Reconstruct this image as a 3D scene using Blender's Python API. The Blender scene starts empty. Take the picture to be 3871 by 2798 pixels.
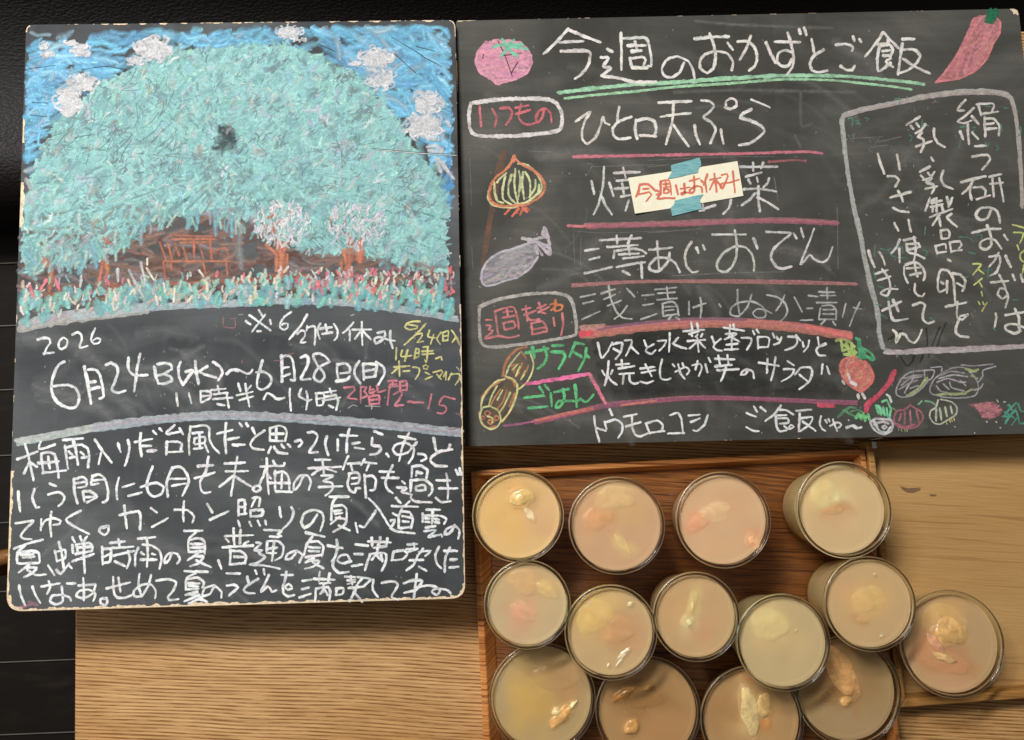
import bpy, bmesh, math, random
from mathutils import Vector, Matrix, noise as mnoise

scene = bpy.context.scene
# ------------------------------------------------------------------ camera
PW, PH = 3871.0, 2798.0          # pixel grid of the photograph, used only to measure
FPX = 3000.0
CAM_H = 0.74
TH = math.radians(8.5)
cam_d = bpy.data.cameras.new('camera')
cam = bpy.data.objects.new('camera', cam_d)
scene.collection.objects.link(cam)
cam.location = (0, 0, CAM_H)
cam.rotation_euler = (TH, 0, 0)
cam_d.sensor_fit = 'HORIZONTAL'
cam_d.sensor_width = 36.0
cam_d.lens = FPX / PW * 36.0
cam_d.clip_start = 0.01
cam_d.clip_end = 50
scene.camera = cam
# ------------------------------------------------------------------ light
world = bpy.data.worlds.new('World')
scene.world = world
world.use_nodes = True
bg = world.node_tree.nodes['Background']
bg.inputs[0].default_value = (1.0, 0.965, 0.92, 1)
bg.inputs[1].default_value = 0.09
ld = bpy.data.lights.new('window_light', 'AREA')
ld.shape = 'RECTANGLE'
ld.size = 0.9
ld.size_y = 0.22
ld.energy = 54
ld.color = (1.0, 0.985, 0.96)
lo = bpy.data.objects.new('window_light', ld)
scene.collection.objects.link(lo)
LDIR = Vector((-0.42, 0.58, 1.0)).normalized()
lo.location = Vector((-0.05, 0.0, 0.0)) + LDIR * 2.2
lo.rotation_euler = (-LDIR).to_track_quat('-Z', 'Y').to_euler()
sd = bpy.data.lights.new('side_fill_light', 'AREA')  # added fill lamp that brightens the left sides of the cups
sd.shape = 'RECTANGLE'
sd.size = 1.3
sd.size_y = 1.0
sd.energy = 9
sd.color = (1.0, 0.97, 0.93)
so = bpy.data.objects.new('side_fill_light', sd)
scene.collection.objects.link(so)
SDIR = Vector((-1.0, 0.22, 0.50)).normalized()
so.location = Vector((0.2, -0.1, 0.0)) + SDIR * 2.2
so.rotation_euler = (-SDIR).to_track_quat('-Z', 'Y').to_euler()
scene.view_settings.view_transform = 'Standard'
scene.view_settings.look = 'None'
scene.view_settings.exposure = 0.0
scene.view_settings.gamma = 1.0
scene.cycles.transparent_max_bounces = 32
scene.cycles.max_bounces = 10
scene.cycles.use_denoising = True

# ------------------------------------------------------------------ measuring helpers
def ray(u, v):
    x = (u - PW / 2) / FPX
    y = -(v - PH / 2) / FPX
    c, s = math.cos(TH), math.sin(TH)
    return x, y * c + s, y * s - c

class Plane:
    """z = z0 + tilt * (y - y0)"""
    def __init__(self, z0, tilt=0.0, y0=0.0):
        self.z0, self.tilt, self.y0 = z0, tilt, y0
    def at(self, u, v, up=0.0):
        dx, dy, dz = ray(u, v)
        t = (self.z0 - self.tilt * self.y0 - CAM_H) / (dz - self.tilt * dy)
        return Vector((t * dx, t * dy, CAM_H + t * dz + up))

def lin(c, a=None):
    o = []
    for k in c[:3]:
        k = k / 255.0
        o.append(k / 12.92 if k <= 0.04045 else ((k + 0.055) / 1.055) ** 2.4)
    if a is not None:
        o.append(a)
    return tuple(o)
def lin4(c):
    return lin(c) + (1.0,)

COL = scene.collection
def link(o, parent=None):
    COL.objects.link(o)
    if parent is not None:
        o.parent = parent
        o.location = o.location - parent.location
    return o
def tag(o, label=None, cat=None, group=None, kind=None):
    if label: o['label'] = label
    if cat: o['category'] = cat
    if group: o['group'] = group
    if kind: o['kind'] = kind
    return o
def empty(name, loc):
    e = bpy.data.objects.new(name, None)
    e.location = loc
    e.empty_display_size = 0.02
    COL.objects.link(e)
    return e
def mesh_obj(name, verts, faces, mats, parent=None, mat_idx=None, smooth=False, cols=None):
    """verts in world metres; stored relative to the parent's place"""
    off = parent.location if parent is not None else Vector((0, 0, 0))
    me = bpy.data.meshes.new(name)
    me.from_pydata([tuple(Vector(v) - off) for v in verts], [], faces)
    if not isinstance(mats, (list, tuple)):
        mats = [mats]
    for m in mats:
        me.materials.append(m)
    if mat_idx:
        me.polygons.foreach_set('material_index', mat_idx)
    if smooth:
        me.polygons.foreach_set('use_smooth', [True] * len(me.polygons))
    if cols:
        ca = me.color_attributes.new(name='Col', type='FLOAT_COLOR', domain='POINT')
        ca.data.foreach_set('color', [k for c in cols for k in c])
    me.update()
    o = bpy.data.objects.new(name, me)
    COL.objects.link(o)
    if parent is not None:
        o.parent = parent
    return o

# ------------------------------------------------------------------ materials
class NT:
    def __init__(self, name):
        self.m = bpy.data.materials.new(name)
        self.m.use_nodes = True
        self.t = self.m.node_tree
        self.b = self.t.nodes['Principled BSDF']
        self.out = self.t.nodes['Material Output']
    def n(self, kind, **kw):
        nd = self.t.nodes.new(kind)
        for k, v in kw.items():
            setattr(nd, k, v)
        return nd
    def l(self, a, b):
        self.t.links.new(a, b)
    def math(self, op, a, b=None, clamp=False):
        nd = self.n('ShaderNodeMath', operation=op, use_clamp=clamp)
        for i, x in enumerate((a, b)):
            if x is None: continue
            if isinstance(x, (int, float)): nd.inputs[i].default_value = x
            else: self.l(x, nd.inputs[i])
        return nd.outputs[0]
    def noise(self, scale, detail=3, vec=None, rough=0.55, dist=0.0):
        nd = self.n('ShaderNodeTexNoise')
        nd.inputs['Scale'].default_value = scale
        nd.inputs['Detail'].default_value = detail
        nd.inputs['Roughness'].default_value = rough
        nd.inputs['Distortion'].default_value = dist
        if vec is not None: self.l(vec, nd.inputs['Vector'])
        return nd.outputs['Fac']
    def pos(self, scale=(1, 1, 1), rot=0.0, loc=(0, 0, 0)):
        g = self.n('ShaderNodeNewGeometry')
        mp = self.n('ShaderNodeMapping')
        mp.inputs['Scale'].default_value = scale
        mp.inputs['Rotation'].default_value = (0, 0, rot)
        mp.inputs['Location'].default_value = loc
        self.l(g.outputs['Position'], mp.inputs['Vector'])
        return mp.outputs[0]
    def rng(self, x, a, b, c=0.0, d=1.0, smooth=True):
        nd = self.n('ShaderNodeMapRange')
        nd.interpolation_type = 'SMOOTHSTEP' if smooth else 'LINEAR'
        self.l(x, nd.inputs['Value'])
        for k, v in zip(('From Min', 'From Max', 'To Min', 'To Max'), (a, b, c, d)):
            nd.inputs[k].default_value = v
        return nd.outputs['Result']
    def mix(self, fac, a, b, blend='MIX'):
        nd = self.n('ShaderNodeMix', data_type='RGBA', blend_type=blend)
        if isinstance(fac, (int, float)): nd.inputs[0].default_value = fac
        else: self.l(fac, nd.inputs[0])
        for i, x in ((6, a), (7, b)):
            if isinstance(x, tuple): nd.inputs[i].default_value = x
            else: self.l(x, nd.inputs[i])
        return nd.outputs[2]
    def bump(self, h, strength, dist):
        nd = self.n('ShaderNodeBump')
        nd.inputs['Strength'].default_value = strength
        nd.inputs['Distance'].default_value = dist
        self.l(h, nd.inputs['Height'])
        self.l(nd.outputs[0], self.b.inputs['Normal'])
    def set(self, **kw):
        for k, v in kw.items():
            self.b.inputs[k.replace('_', ' ')].default_value = v

def mat_chalk():
    t = NT('chalk')
    at = t.n('ShaderNodeAttribute', attribute_name='Col')
    n1 = t.noise(1500, 2, t.pos())
    n2 = t.noise(330, 3, t.pos((0.7, 1.2, 1)))
    nn = t.math('ADD', t.math('MULTIPLY', n1, 0.45), t.math('MULTIPLY', n2, 0.55))
    fac = t.math('MULTIPLY', at.outputs['Alpha'], t.math('ADD', t.math('MULTIPLY', t.math('SUBTRACT', nn, 0.5), 3.0), 1.06), True)
    n3 = t.noise(700, 3, t.pos())
    col = t.mix(1.0, at.outputs['Color'], t.rng(n3, 0.3, 0.7, 0.92, 1.10), 'MULTIPLY')
    t.l(col, t.b.inputs['Base Color'])
    t.set(Roughness=1.0)
    t.b.inputs['Specular IOR Level'].default_value = 0.1
    t.bump(nn, 0.10, 0.0003)
    tr = t.n('ShaderNodeBsdfTransparent')
    mx = t.n('ShaderNodeMixShader')
    t.l(fac, mx.inputs[0]); t.l(tr.outputs[0], mx.inputs[1]); t.l(t.b.outputs[0], mx.inputs[2])
    t.l(mx.outputs[0], t.out.inputs['Surface'])
    return t.m

def mat_board(name, dark, lite, seed):
    t = NT(name)
    s1 = t.noise(9, 4, t.pos((0.8, 1.6, 1), 0.25, (seed, 0, 0)), 0.55, 1.2)
    s2 = t.noise(70, 3, t.pos((0.10, 1.6, 1), 0.06, (seed, 3, 0)), 0.6, 0.6)
    s3 = t.noise(3.6, 3, t.pos((1, 1, 1), 0.7, (0, seed, 0)), 0.5, 1.5)
    s5 = t.noise(46, 3, t.pos((1.5, 0.18, 1), -0.1, (seed, 8, 0)), 0.6, 0.5)
    s4 = t.noise(900, 2, t.pos())
    a = t.rng(s1, 0.36, 0.74)
    b = t.math('MULTIPLY', t.rng(s2, 0.42, 0.75), t.rng(s3, 0.4, 0.6))
    e = t.math('MULTIPLY', t.rng(s5, 0.45, 0.8), t.rng(s3, 0.55, 0.4))
    c = t.rng(s3, 0.33, 0.7)
    m = t.math('ADD', t.math('ADD', t.math('MULTIPLY', a, 0.40), t.math('MULTIPLY', b, 0.22)),
               t.math('ADD', t.math('MULTIPLY', c, 0.42), t.math('MULTIPLY', e, 0.16)))
    m = t.math('MULTIPLY', m, t.rng(s4, 0.25, 0.75, 0.82, 1.15), True)
    t.l(t.mix(m, lin4(dark), lin4(lite)), t.b.inputs['Base Color'])
    t.set(Roughness=0.82)
    t.b.inputs['Specular IOR Level'].default_value = 0.25
    t.bump(s4, 0.2, 0.0003)
    return t.m

def mat_wood(name, light, mid, dark, scale, rot, warp=0.006, streak=0.5, rough=0.45, contrast=(0.25, 0.8), coat=0.0, xs=0.035, dist=3.0, ww=0.5, nl=420, nx=3.0, nth=(0.50, 0.66), gw=1.0):
    t = NT(name)
    p = t.pos((1, 1, 1), rot)
    w = t.noise(5.0, 2, t.pos((0.55, 1.6, 1), rot))
    sp = t.n('ShaderNodeSeparateXYZ'); t.l(p, sp.inputs[0])
    y = t.math('ADD', sp.outputs[1], t.math('MULTIPLY', t.math('SUBTRACT', w, 0.5), warp * 2.2))
    y = t.math('ADD', y, t.math('MULTIPLY', sp.outputs[2], 0.7))
    cb = t.n('ShaderNodeCombineXYZ')
    t.l(t.math('MULTIPLY', sp.outputs[0], xs), cb.inputs[0]); t.l(y, cb.inputs[1])
    wv = t.n('ShaderNodeTexWave', wave_type='BANDS', bands_direction='Y', wave_profile='SIN')
    t.l(cb.outputs[0], wv.inputs['Vector'])
    wv.inputs['Scale'].default_value = scale
    wv.inputs['Distortion'].default_value = dist
    wv.inputs['Detail'].default_value = 3
    wv.inputs['Detail Scale'].default_value = 0.8
    cs = t.n('ShaderNodeCombineXYZ')
    t.l(t.math('MULTIPLY', sp.outputs[0], 26), cs.inputs[0])
    t.l(t.math('MULTIPLY', y, 900), cs.inputs[1])
    st = t.noise(1.0, 3, cs.outputs[0], 0.6)
    big = t.noise(6, 2, t.pos((0.5, 2.5, 1), rot))
    cn = t.n('ShaderNodeCombineXYZ')
    t.l(t.math('MULTIPLY', sp.outputs[0], nx), cn.inputs[0])
    t.l(t.math('MULTIPLY', y, nl), cn.inputs[1])
    g2 = t.rng(t.noise(1.0, 2, cn.outputs[0], 0.5, 0.3), nth[0], nth[1])
    cq = t.n('ShaderNodeCombineXYZ')
    t.l(t.math('MULTIPLY', sp.outputs[0], 34), cq.inputs[0])
    t.l(t.math('MULTIPLY', y, 330), cq.inputs[1])
    bk = t.rng(t.noise(1.0, 3, cq.outputs[0], 0.6), 0.36, 0.6, 0.30, 1.0)
    wl = t.math('MULTIPLY', t.rng(wv.outputs['Fac'], contrast[0], contrast[1]), t.math('MULTIPLY', bk, ww))
    g = t.math('MAXIMUM', wl, t.math('MULTIPLY', g2, gw))
    s = t.rng(st, 0.36, 0.66)
    base = t.mix(t.rng(big, 0.3, 0.7), lin4(light), lin4(mid))
    c1 = t.mix(t.math('MULTIPLY', g, 0.85), base, lin4(dark))
    c2 = t.mix(t.math('MULTIPLY', t.math('SUBTRACT', 1.0, s), streak), c1, lin4(dark))
    t.l(c2, t.b.inputs['Base Color'])
    t.set(Roughness=rough)
    t.b.inputs['Specular IOR Level'].default_value = 0.35
    t.b.inputs['Coat Weight'].default_value = coat
    t.b.inputs['Coat Roughness'].default_value = 0.25
    h = t.math('SUBTRACT', s, g)
    t.bump(h, 0.25, 0.0004)
    return t.m

def mat_plain(name, col, rough=0.6, var=0.15, scale=60, spec=0.3, bump=0.0, bscale=600):
    t = NT(name)
    n = t.noise(scale, 4, t.pos())
    c = t.mix(1.0, lin4(col), t.rng(n, 0.25, 0.75, 1 - var, 1 + var), 'MULTIPLY')
    t.l(c, t.b.inputs['Base Color'])
    t.set(Roughness=rough)
    t.b.inputs['Specular IOR Level'].default_value = spec
    if bump:
        t.bump(t.noise(bscale, 3, t.pos()), bump, 0.001)
    return t.m

def mat_thin_glass():
    t = NT('thin_glass')
    tr = t.n('ShaderNodeBsdfTransparent'); tr.inputs[0].default_value = (0.97, 0.985, 0.965, 1)
    gl = t.n('ShaderNodeBsdfGlossy'); gl.inputs['Roughness'].default_value = 0.03
    gl.inputs['Color'].default_value = (0.95, 0.95, 0.95, 1)
    lw = t.n('ShaderNodeLayerWeight'); lw.inputs['Blend'].default_value = 0.5
    fr = t.math('ADD', t.math('MULTIPLY', t.math('POWER', lw.outputs['Facing'], 4.0), 0.34), 0.03, True)
    mx = t.n('ShaderNodeMixShader')
    t.l(fr, mx.inputs[0]); t.l(tr.outputs[0], mx.inputs[1]); t.l(gl.outputs[0], mx.inputs[2])
    t.l(mx.outputs[0], t.out.inputs['Surface'])
    return t.m
def mat_rim_glass():
    t = NT('rim_glass')
    t.set(Base_Color=(0.95, 0.98, 0.94, 1), Roughness=0.10, IOR=1.46)
    t.b.inputs['Transmission Weight'].default_value = 1.0
    return t.m
def mat_jelly():
    t = NT('jelly')
    at = t.n('ShaderNodeAttribute', attribute_name='Col')
    n = t.noise(55, 4, t.pos(), 0.5, 0.6)
    n2 = t.noise(420, 2, t.pos())
    c = t.mix(1.0, at.outputs['Color'], t.rng(n, 0.3, 0.7, 0.94, 1.05), 'MULTIPLY')
    t.l(c, t.b.inputs['Base Color'])
    t.set(Roughness=0.5)
    tl = t.n('ShaderNodeBsdfTranslucent'); t.l(c, tl.inputs['Color'])
    mx = t.n('ShaderNodeMixShader'); mx.inputs[0].default_value = 0.30
    t.l(t.b.outputs[0], mx.inputs[1]); t.l(tl.outputs[0], mx.inputs[2])
    t.l(mx.outputs[0], t.out.inputs['Surface'])
    return t.m
def mat_film():
    t = NT('milky_jelly_surface')
    at = t.n('ShaderNodeAttribute', attribute_name='Col')
    t.l(at.outputs['Color'], t.b.inputs['Base Color'])
    t.set(Roughness=0.12)
    t.b.inputs['Specular IOR Level'].default_value = 0.45
    t.bump(t.noise(120, 2, t.pos()), 0.06, 0.002)
    tr = t.n('ShaderNodeBsdfTransparent')
    mx = t.n('ShaderNodeMixShader'); mx.inputs[0].default_value = 0.54
    t.l(tr.outputs[0], mx.inputs[1]); t.l(t.b.outputs[0], mx.inputs[2])
    t.l(mx.outputs[0], t.out.inputs['Surface'])
    return t.m
def mat_fruit():
    t = NT('fruit_flesh')
    at = t.n('ShaderNodeAttribute', attribute_name='Col')
    n = t.noise(160, 4, t.pos((1, 1, 1)), 0.6, 1.0)
    c = t.mix(1.0, at.outputs['Color'], t.rng(n, 0.3, 0.7, 0.78, 1.15), 'MULTIPLY')
    t.l(c, t.b.inputs['Base Color'])
    t.set(Roughness=0.22)
    t.b.inputs['Subsurface Weight'].default_value = 0.4
    t.b.inputs['Subsurface Radius'].default_value = (1.0, 0.5, 0.2)
    t.b.inputs['Subsurface Scale'].default_value = 0.003
    t.bump(n, 0.35, 0.001)
    return t.m
def mat_tape():
    t = NT('tape_paper')
    n = t.noise(300, 4, t.pos((0.4, 2, 1)))
    t.l(t.mix(t.rng(n, 0.3, 0.7), lin4((112, 176, 184)), lin4((148, 205, 205))), t.b.inputs['Base Color'])
    t.set(Roughness=0.6)
    tr = t.n('ShaderNodeBsdfTransparent')
    mx = t.n('ShaderNodeMixShader'); mx.inputs[0].default_value = 0.72
    t.l(tr.outputs[0], mx.inputs[1]); t.l(t.b.outputs[0], mx.inputs[2])
    t.l(mx.outputs[0], t.out.inputs['Surface'])
    return t.m
def mat_floor():
    t = NT('dark_floorboards')
    p = t.pos((1, 1, 1), -0.03)
    n = t.noise(9, 5, t.pos((0.6, 2.5, 1)), 0.6)
    n2 = t.noise(40, 4, t.pos((0.5, 1.5, 1)), 0.65)
    f = t.math('MULTIPLY', t.rng(n, 0.4, 0.7), t.rng(n2, 0.4, 0.75))
    t.l(t.mix(f, lin4((22, 16, 11)), lin4((40, 34, 28))), t.b.inputs['Base Color'])
    t.set(Roughness=0.6)
    t.b.inputs['Specular IOR Level'].default_value = 0.12
    return t.m
def mat_leather():
    t = NT('black_leather')
    v = t.n('ShaderNodeTexVoronoi'); v.inputs['Scale'].default_value = 220
    t.l(t.pos((0.8, 1.4, 1)), v.inputs['Vector'])
    n = t.noise(160, 3, t.pos((0.8, 1.4, 1)))
    t.set(Base_Color=lin4((18, 12, 10)), Roughness=0.45)
    t.b.inputs['Specular IOR Level'].default_value = 0.3
    t.bump(t.math('ADD', v.outputs['Distance'], n), 0.35, 0.0015)
    return t.m

M_CHALK = mat_chalk()
M_BOARD_L = mat_board('slate_paint', (57, 59, 61), (101, 103, 105), 1.7)
M_BOARD_R = mat_board('slate_paint_warm', (58, 57, 53), (100, 98, 92), 7.3)
M_TABLE = mat_wood('oak_table', (222, 178, 122), (202, 154, 96), (114, 68, 24), 100, 0.045, 0.007, 0.35, 0.5, (0.42, 0.82), 0.0, 0.03, 2.4, 1.0, 900, 6.0, (0.50, 0.66), 0.35)
M_TRAY = mat_wood('brown_tray_base', (150, 92, 38), (126, 72, 26), (62, 30, 8), 40, 0.05, 0.016, 0.6, 0.40, (0.65, 1.0), 0.2, 0.14, 6.0, 0.30, 480, 16, (0.52, 0.64))
M_RIM = mat_wood('red_brown_rim', (236, 164, 94), (190, 116, 58), (104, 52, 22), 60, 0.05, 0.01, 0.4, 0.35, (0.5, 1.0), 0.2, 0.035, 3.0, 0.3)
M_PALE = mat_wood('pale_tray_wood', (204, 164, 108), (192, 150, 94), (158, 116, 68), 18, 0.045, 0.006, 0.3, 0.5, (0.55, 1.0), 0.0, 0.06, 5.0, 0.06, 260, 6.0, (0.56, 0.74))
M_PALE_RIM = mat_wood('pale_rim_wood', (196, 150, 88), (176, 128, 68), (132, 88, 42), 70, 0.045, 0.006, 0.4, 0.5)
M_RAW = mat_plain('raw_board_core', (228, 206, 174), 0.9, 0.22, 260, 0.1, 0.8, 900)
M_SIDE = mat_plain('board_side', (120, 98, 74), 0.9, 0.3, 160, 0.1)
M_BATTEN = mat_plain('batten_wood', (120, 88, 54), 0.7)
M_GLASS = mat_thin_glass()
M_RIMG = mat_rim_glass()
M_JELLY = mat_jelly()
M_FRUIT = mat_fruit()
M_FILM = mat_film()
M_TAPE = mat_tape()
M_PAPER = mat_plain('note_paper', (240, 232, 206), 0.85, 0.04, 90, 0.15, 0.1, 700)
M_FLOOR = mat_floor()
M_LEATHER = mat_leather()
M_SEAM = mat_plain('floor_seam', (96, 90, 84), 0.6)
M_WHITE = mat_plain('white_sticker', (235, 228, 226), 0.5, 0.06)
M_CHAIRWOOD = mat_plain('chair_wood', (126, 84, 42), 0.4, 0.25, 80)
M_CLEAR = mat_thin_glass(); M_CLEAR.name = 'clear_film'
# ------------------------------------------------------------------ the setting
FLOOR_Z = -0.45
P_TABLE = Plane(0.0)
P_FLOOR = Plane(FLOOR_Z)
fl = mesh_obj('floor', [(-4, -4, FLOOR_Z), (4, -4, FLOOR_Z), (4, 4, FLOOR_Z), (-4, 4, FLOOR_Z)], [(0, 1, 2, 3)], M_FLOOR)
tag(fl, 'dark almost black floorboards below the table', 'floor', kind='structure')
# pale seams between the floorboards, flush 2 mm strips laid in the grooves
sv, sf = [], []
a = P_FLOOR.at(0, 2502); b = P_FLOOR.at(280, 2491)
step = (P_FLOOR.at(140, 2770) - P_FLOOR.at(140, 2496))
sl = (b.y - a.y) / (b.x - a.x)
for k in range(-9, 7):
    yc = a.y + step.y * k
    x0, x1 = -2.0, 2.0
    i = len(sv)
    for x, dy in ((x0, -0.0007), (x1, -0.0007), (x1, 0.0007), (x0, 0.0007)):
        sv.append((x, yc + sl * (x - a.x) + dy, FLOOR_Z + 0.004))
    sf.append((i, i + 1, i + 2, i + 3))
se = mesh_obj('floor_seams', sv, sf, M_SEAM)
tag(se, 'thin pale seams between the dark floorboards', 'floor seams', kind='structure')

def box_prism(pts_top, thick, drop=None):
    """closed prism: list of top points (world, ccw seen from above), straight down by thick"""
    n = len(pts_top)
    v = [Vector(p) for p in pts_top] + [Vector(p) - Vector((0, 0, thick)) for p in pts_top]
    f = [tuple(range(n)), tuple(range(2 * n - 1, n - 1, -1))]
    for i in range(n):
        j = (i + 1) % n
        f.append((i, i + n, j + n, j))
    return v, f

def bevel_obj(o, w, seg=2):
    m = o.modifiers.new('bevel', 'BEVEL')
    m.width = w; m.segments = seg; m.limit_method = 'ANGLE'; m.angle_limit = math.radians(40)
    return o

# table
tl = P_TABLE.at(292, 300)
bl = P_TABLE.at(280, 2798)
d = (tl - bl).normalized()
bl = bl - d * 0.14
far_r = P_TABLE.at(3864, 117)
e = (far_r - tl).normalized()
tr = tl + e * 1.05
br = bl + e * 1.05
table = empty('table', (0, 0, -0.0))
table.location = ((tl + br) / 2) - Vector((0, 0, -FLOOR_Z))
tag(table, 'oak table with straight horizontal grain under the trays and boards', 'table')
v, f = box_prism([bl, br, tr, tl], 0.028)
bevel_obj(mesh_obj('tabletop', v, f, M_TABLE, table), 0.002)
for p in (tl, bl, tr, br):
    c = p + ((tl + br) / 2 - p).normalized() * 0.10
    q = [c + Vector((x, y, -0.0285)) for x, y in ((-.025, -.025), (.025, -.025), (.025, .025), (-.025, .025))]
    v, f = box_prism(q, -FLOOR_Z - 0.029)
    mesh_obj('leg', v, f, M_BATTEN, table)

# leather bench at the far left, its rolled front edge catching the light
bv = []
zt = -0.26
pb = Plane(zt)
yf = pb.at(40, 700).y
prof = []
R = 0.075
for k in range(13):
    an = math.pi / 2 * k / 12
    prof.append((yf - R * 0.2 + R - R * math.sin(an) * 1.0 - 0.0, zt - R + R * math.cos(an)))
yb = yf + 0.29
prof = [(yb, zt + 0.004)] + prof + [(prof[-1][0], FLOOR_Z + 0.03), (yb + 0.10, FLOOR_Z + 0.03), (yb + 0.13, 0.30), (yb + 0.10, 0.345), (yb + 0.055, 0.335), (yb + 0.02, 0.29)]  # tall unseen backrest, added to keep lamp light off the seat
xs = [-1.5 + 0.1 * i for i in range(34)]
verts, faces = [], []
npf = len(prof)
for x in xs:
    for (y, z) in prof:
        verts.append((x, y + 0.004 * mnoise.noise((x * 3, y * 3, 1)), z + 0.003 * mnoise.noise((x * 4, y * 4, 7))))
for i in range(len(xs) - 1):
    for j in range(npf):
        k = (j + 1) % npf
        faces.append((i * npf + j, i * npf + k, (i + 1) * npf + k, (i + 1) * npf + j))
faces.append(tuple(range(npf - 1, -1, -1)))
faces.append(tuple((len(xs) - 1) * npf + j for j in range(npf)))
bench = mesh_obj('leather_bench', verts, faces, M_LEATHER, smooth=True)
tag(bench, 'long black leather bench in deep shade behind the two chalkboards', 'bench')

# end of a wooden chair arm at the left edge
cz = -0.17
pc = Plane(cz)
c0 = pc.at(-160, 2150); c1 = pc.at(62, 2098)
ax = (c1 - c0); L = ax.length; ax.normalize()
nx = Vector((-ax.y, ax.x, 0))
v, f = [], []
NS, NR = 14, 14
for i in range(NS + 1):
    s = i / NS
    r = 0.0085 * (1 if s < 0.85 else math.sqrt(max(0.02, 1 - ((s - 0.85) / 0.15) ** 2)))
    c = c0 + ax * (L * s) + Vector((0, 0, -0.02 * (1 - s) ** 2))
    for j in range(NR):
        an = 2 * math.pi * j / NR
        v.append(c + nx * (r * math.cos(an)) + Vector((0, 0, r * 0.8 * math.sin(an))))
for i in range(NS):
    for j in range(NR):
        k = (j + 1) % NR
        f.append((i * NR + j, i * NR + k, (i + 1) * NR + k, (i + 1) * NR + j))
f.append(tuple(range(NR - 1, -1, -1))); f.append(tuple(NS * NR + j for j in range(NR)))
arm = empty('wooden_chair', Vector((c0.x, c0.y, FLOOR_Z)))
tag(arm, 'brown wooden chair arm poking out from under the tree chalkboard edge', 'chair')
mesh_obj('arm_rest', v, f, M_CHAIRWOOD, arm, smooth=True)
q = [c0 + Vector((x, y, -0.026)) for x, y in ((-.014, -.014), (.014, -.014), (.014, .014), (-.014, .014))]
v, f = box_prism(q, cz - 0.026 - FLOOR_Z - 0.0005)
mesh_obj('leg', v, f, M_CHAIRWOOD, arm)

# ------------------------------------------------------------------ trays
def tray(name, label, corners, h, wall, slope, m_rim, m_base, zfloor=0.004):
    """corners: outer rim corners in world xy: TL, TR, BR, BL; wall: rim width per side (top,right,bottom,left);
    slope: extra run of each inner wall from rim to floor"""
    TL, TR, BR, BL = [Vector((c.x, c.y, 0)) for c in corners]
    ctr = (TL + TR + BR + BL) / 4
    t = tag(empty(name, Vector((ctr.x, ctr.y, 0.0006))), label, 'tray')
    def inset(ds):
        ed = [(TL, TR, ds[0]), (TR, BR, ds[1]), (BR, BL, ds[2]), (BL, TL, ds[3])]
        ln = []
        for a, b, w in ed:
            dd = (b - a).normalized(); nn = Vector((dd.y, -dd.x, 0))
            ln.append((a + nn * w, dd))
        out = []
        for i in range(4):
            p, dp = ln[i - 1]; q_, dq = ln[i]
            den = dp.x * dq.y - dp.y * dq.x
            s = ((q_.x - p.x) * dq.y - (q_.y - p.y) * dq.x) / den
            out.append(p + dp * s)
        return out     # TL TR BR BL
    O = [TL, TR, BR, BL]
    I = inset(wall)
    B = inset([w + s for w, s in zip(wall, slope)])
    z0 = 0.0006
    names = ('rim_side',) * 4
    for i in range(4):
        j = (i + 1) % 4
        def P(p, z): return Vector((p.x, p.y, z))
        v = [P(O[i], z0), P(O[j], z0), P(O[j], h), P(O[i], h), P(I[i], h), P(I[j], h), P(B[i], zfloor - 0.001), P(B[j], zfloor - 0.001)]
        f = [(0, 1, 2, 3), (3, 2, 5, 4), (4, 5, 7, 6), (6, 7, 1, 0), (0, 3, 4, 6), (1, 7, 5, 2)]
        o = mesh_obj('rim_side', v, f, m_rim, t)
        bevel_obj(o, 0.0009, 2)
    v, f = box_prism([Vector((p.x, p.y, zfloor)) for p in (B[3], B[2], B[1], B[0])], zfloor - 0.0012)
    mesh_obj('base', v, f, m_base, t)
    return t
P_R1 = Plane(0.016)
t1c = [P_R1.at(1779, 1780), P_R1.at(3270, 1696), P_R1.at(3404, 2798), P_R1.at(1827, 2798)]
dl = (t1c[3] - t1c[0]).normalized(); dr = (t1c[2] - t1c[1]).normalized()
t1c[3] = t1c[3] + dl * 0.05; t1c[2] = t1c[2] + dr * 0.065
TRAY1 = tray('brown_tray', 'dark brown wooden tray with mitred rim holding most of the jelly cups', t1c, 0.016,
             (0.005, 0.0045, 0.006, 0.0055), (0.004, 0.002, 0.004, 0.009), M_RIM, M_TRAY)
P_R2 = Plane(0.019)
t2c = [P_R2.at(3277, 1669), P_R2.at(3871, 1639), P_R2.at(3871, 2641), P_R2.at(3404, 2676)]
ex = (t2c[1] - t2c[0]).normalized()
t2c[1] = t2c[0] + ex * 0.33
ex2 = (t2c[2] - t2c[3]).normalized()
t2c[2] = t2c[3] + ex2 * 0.32
TRAY2 = tray('pale_tray', 'pale wooden tray with thin straight walls and a white sticker on its corner', t2c, 0.019,
             (0.0052, 0.0055, 0.0068, 0.0055), (0.0006, 0.0006, 0.0006, 0.0006), M_PALE_RIM, M_PALE)
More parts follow.
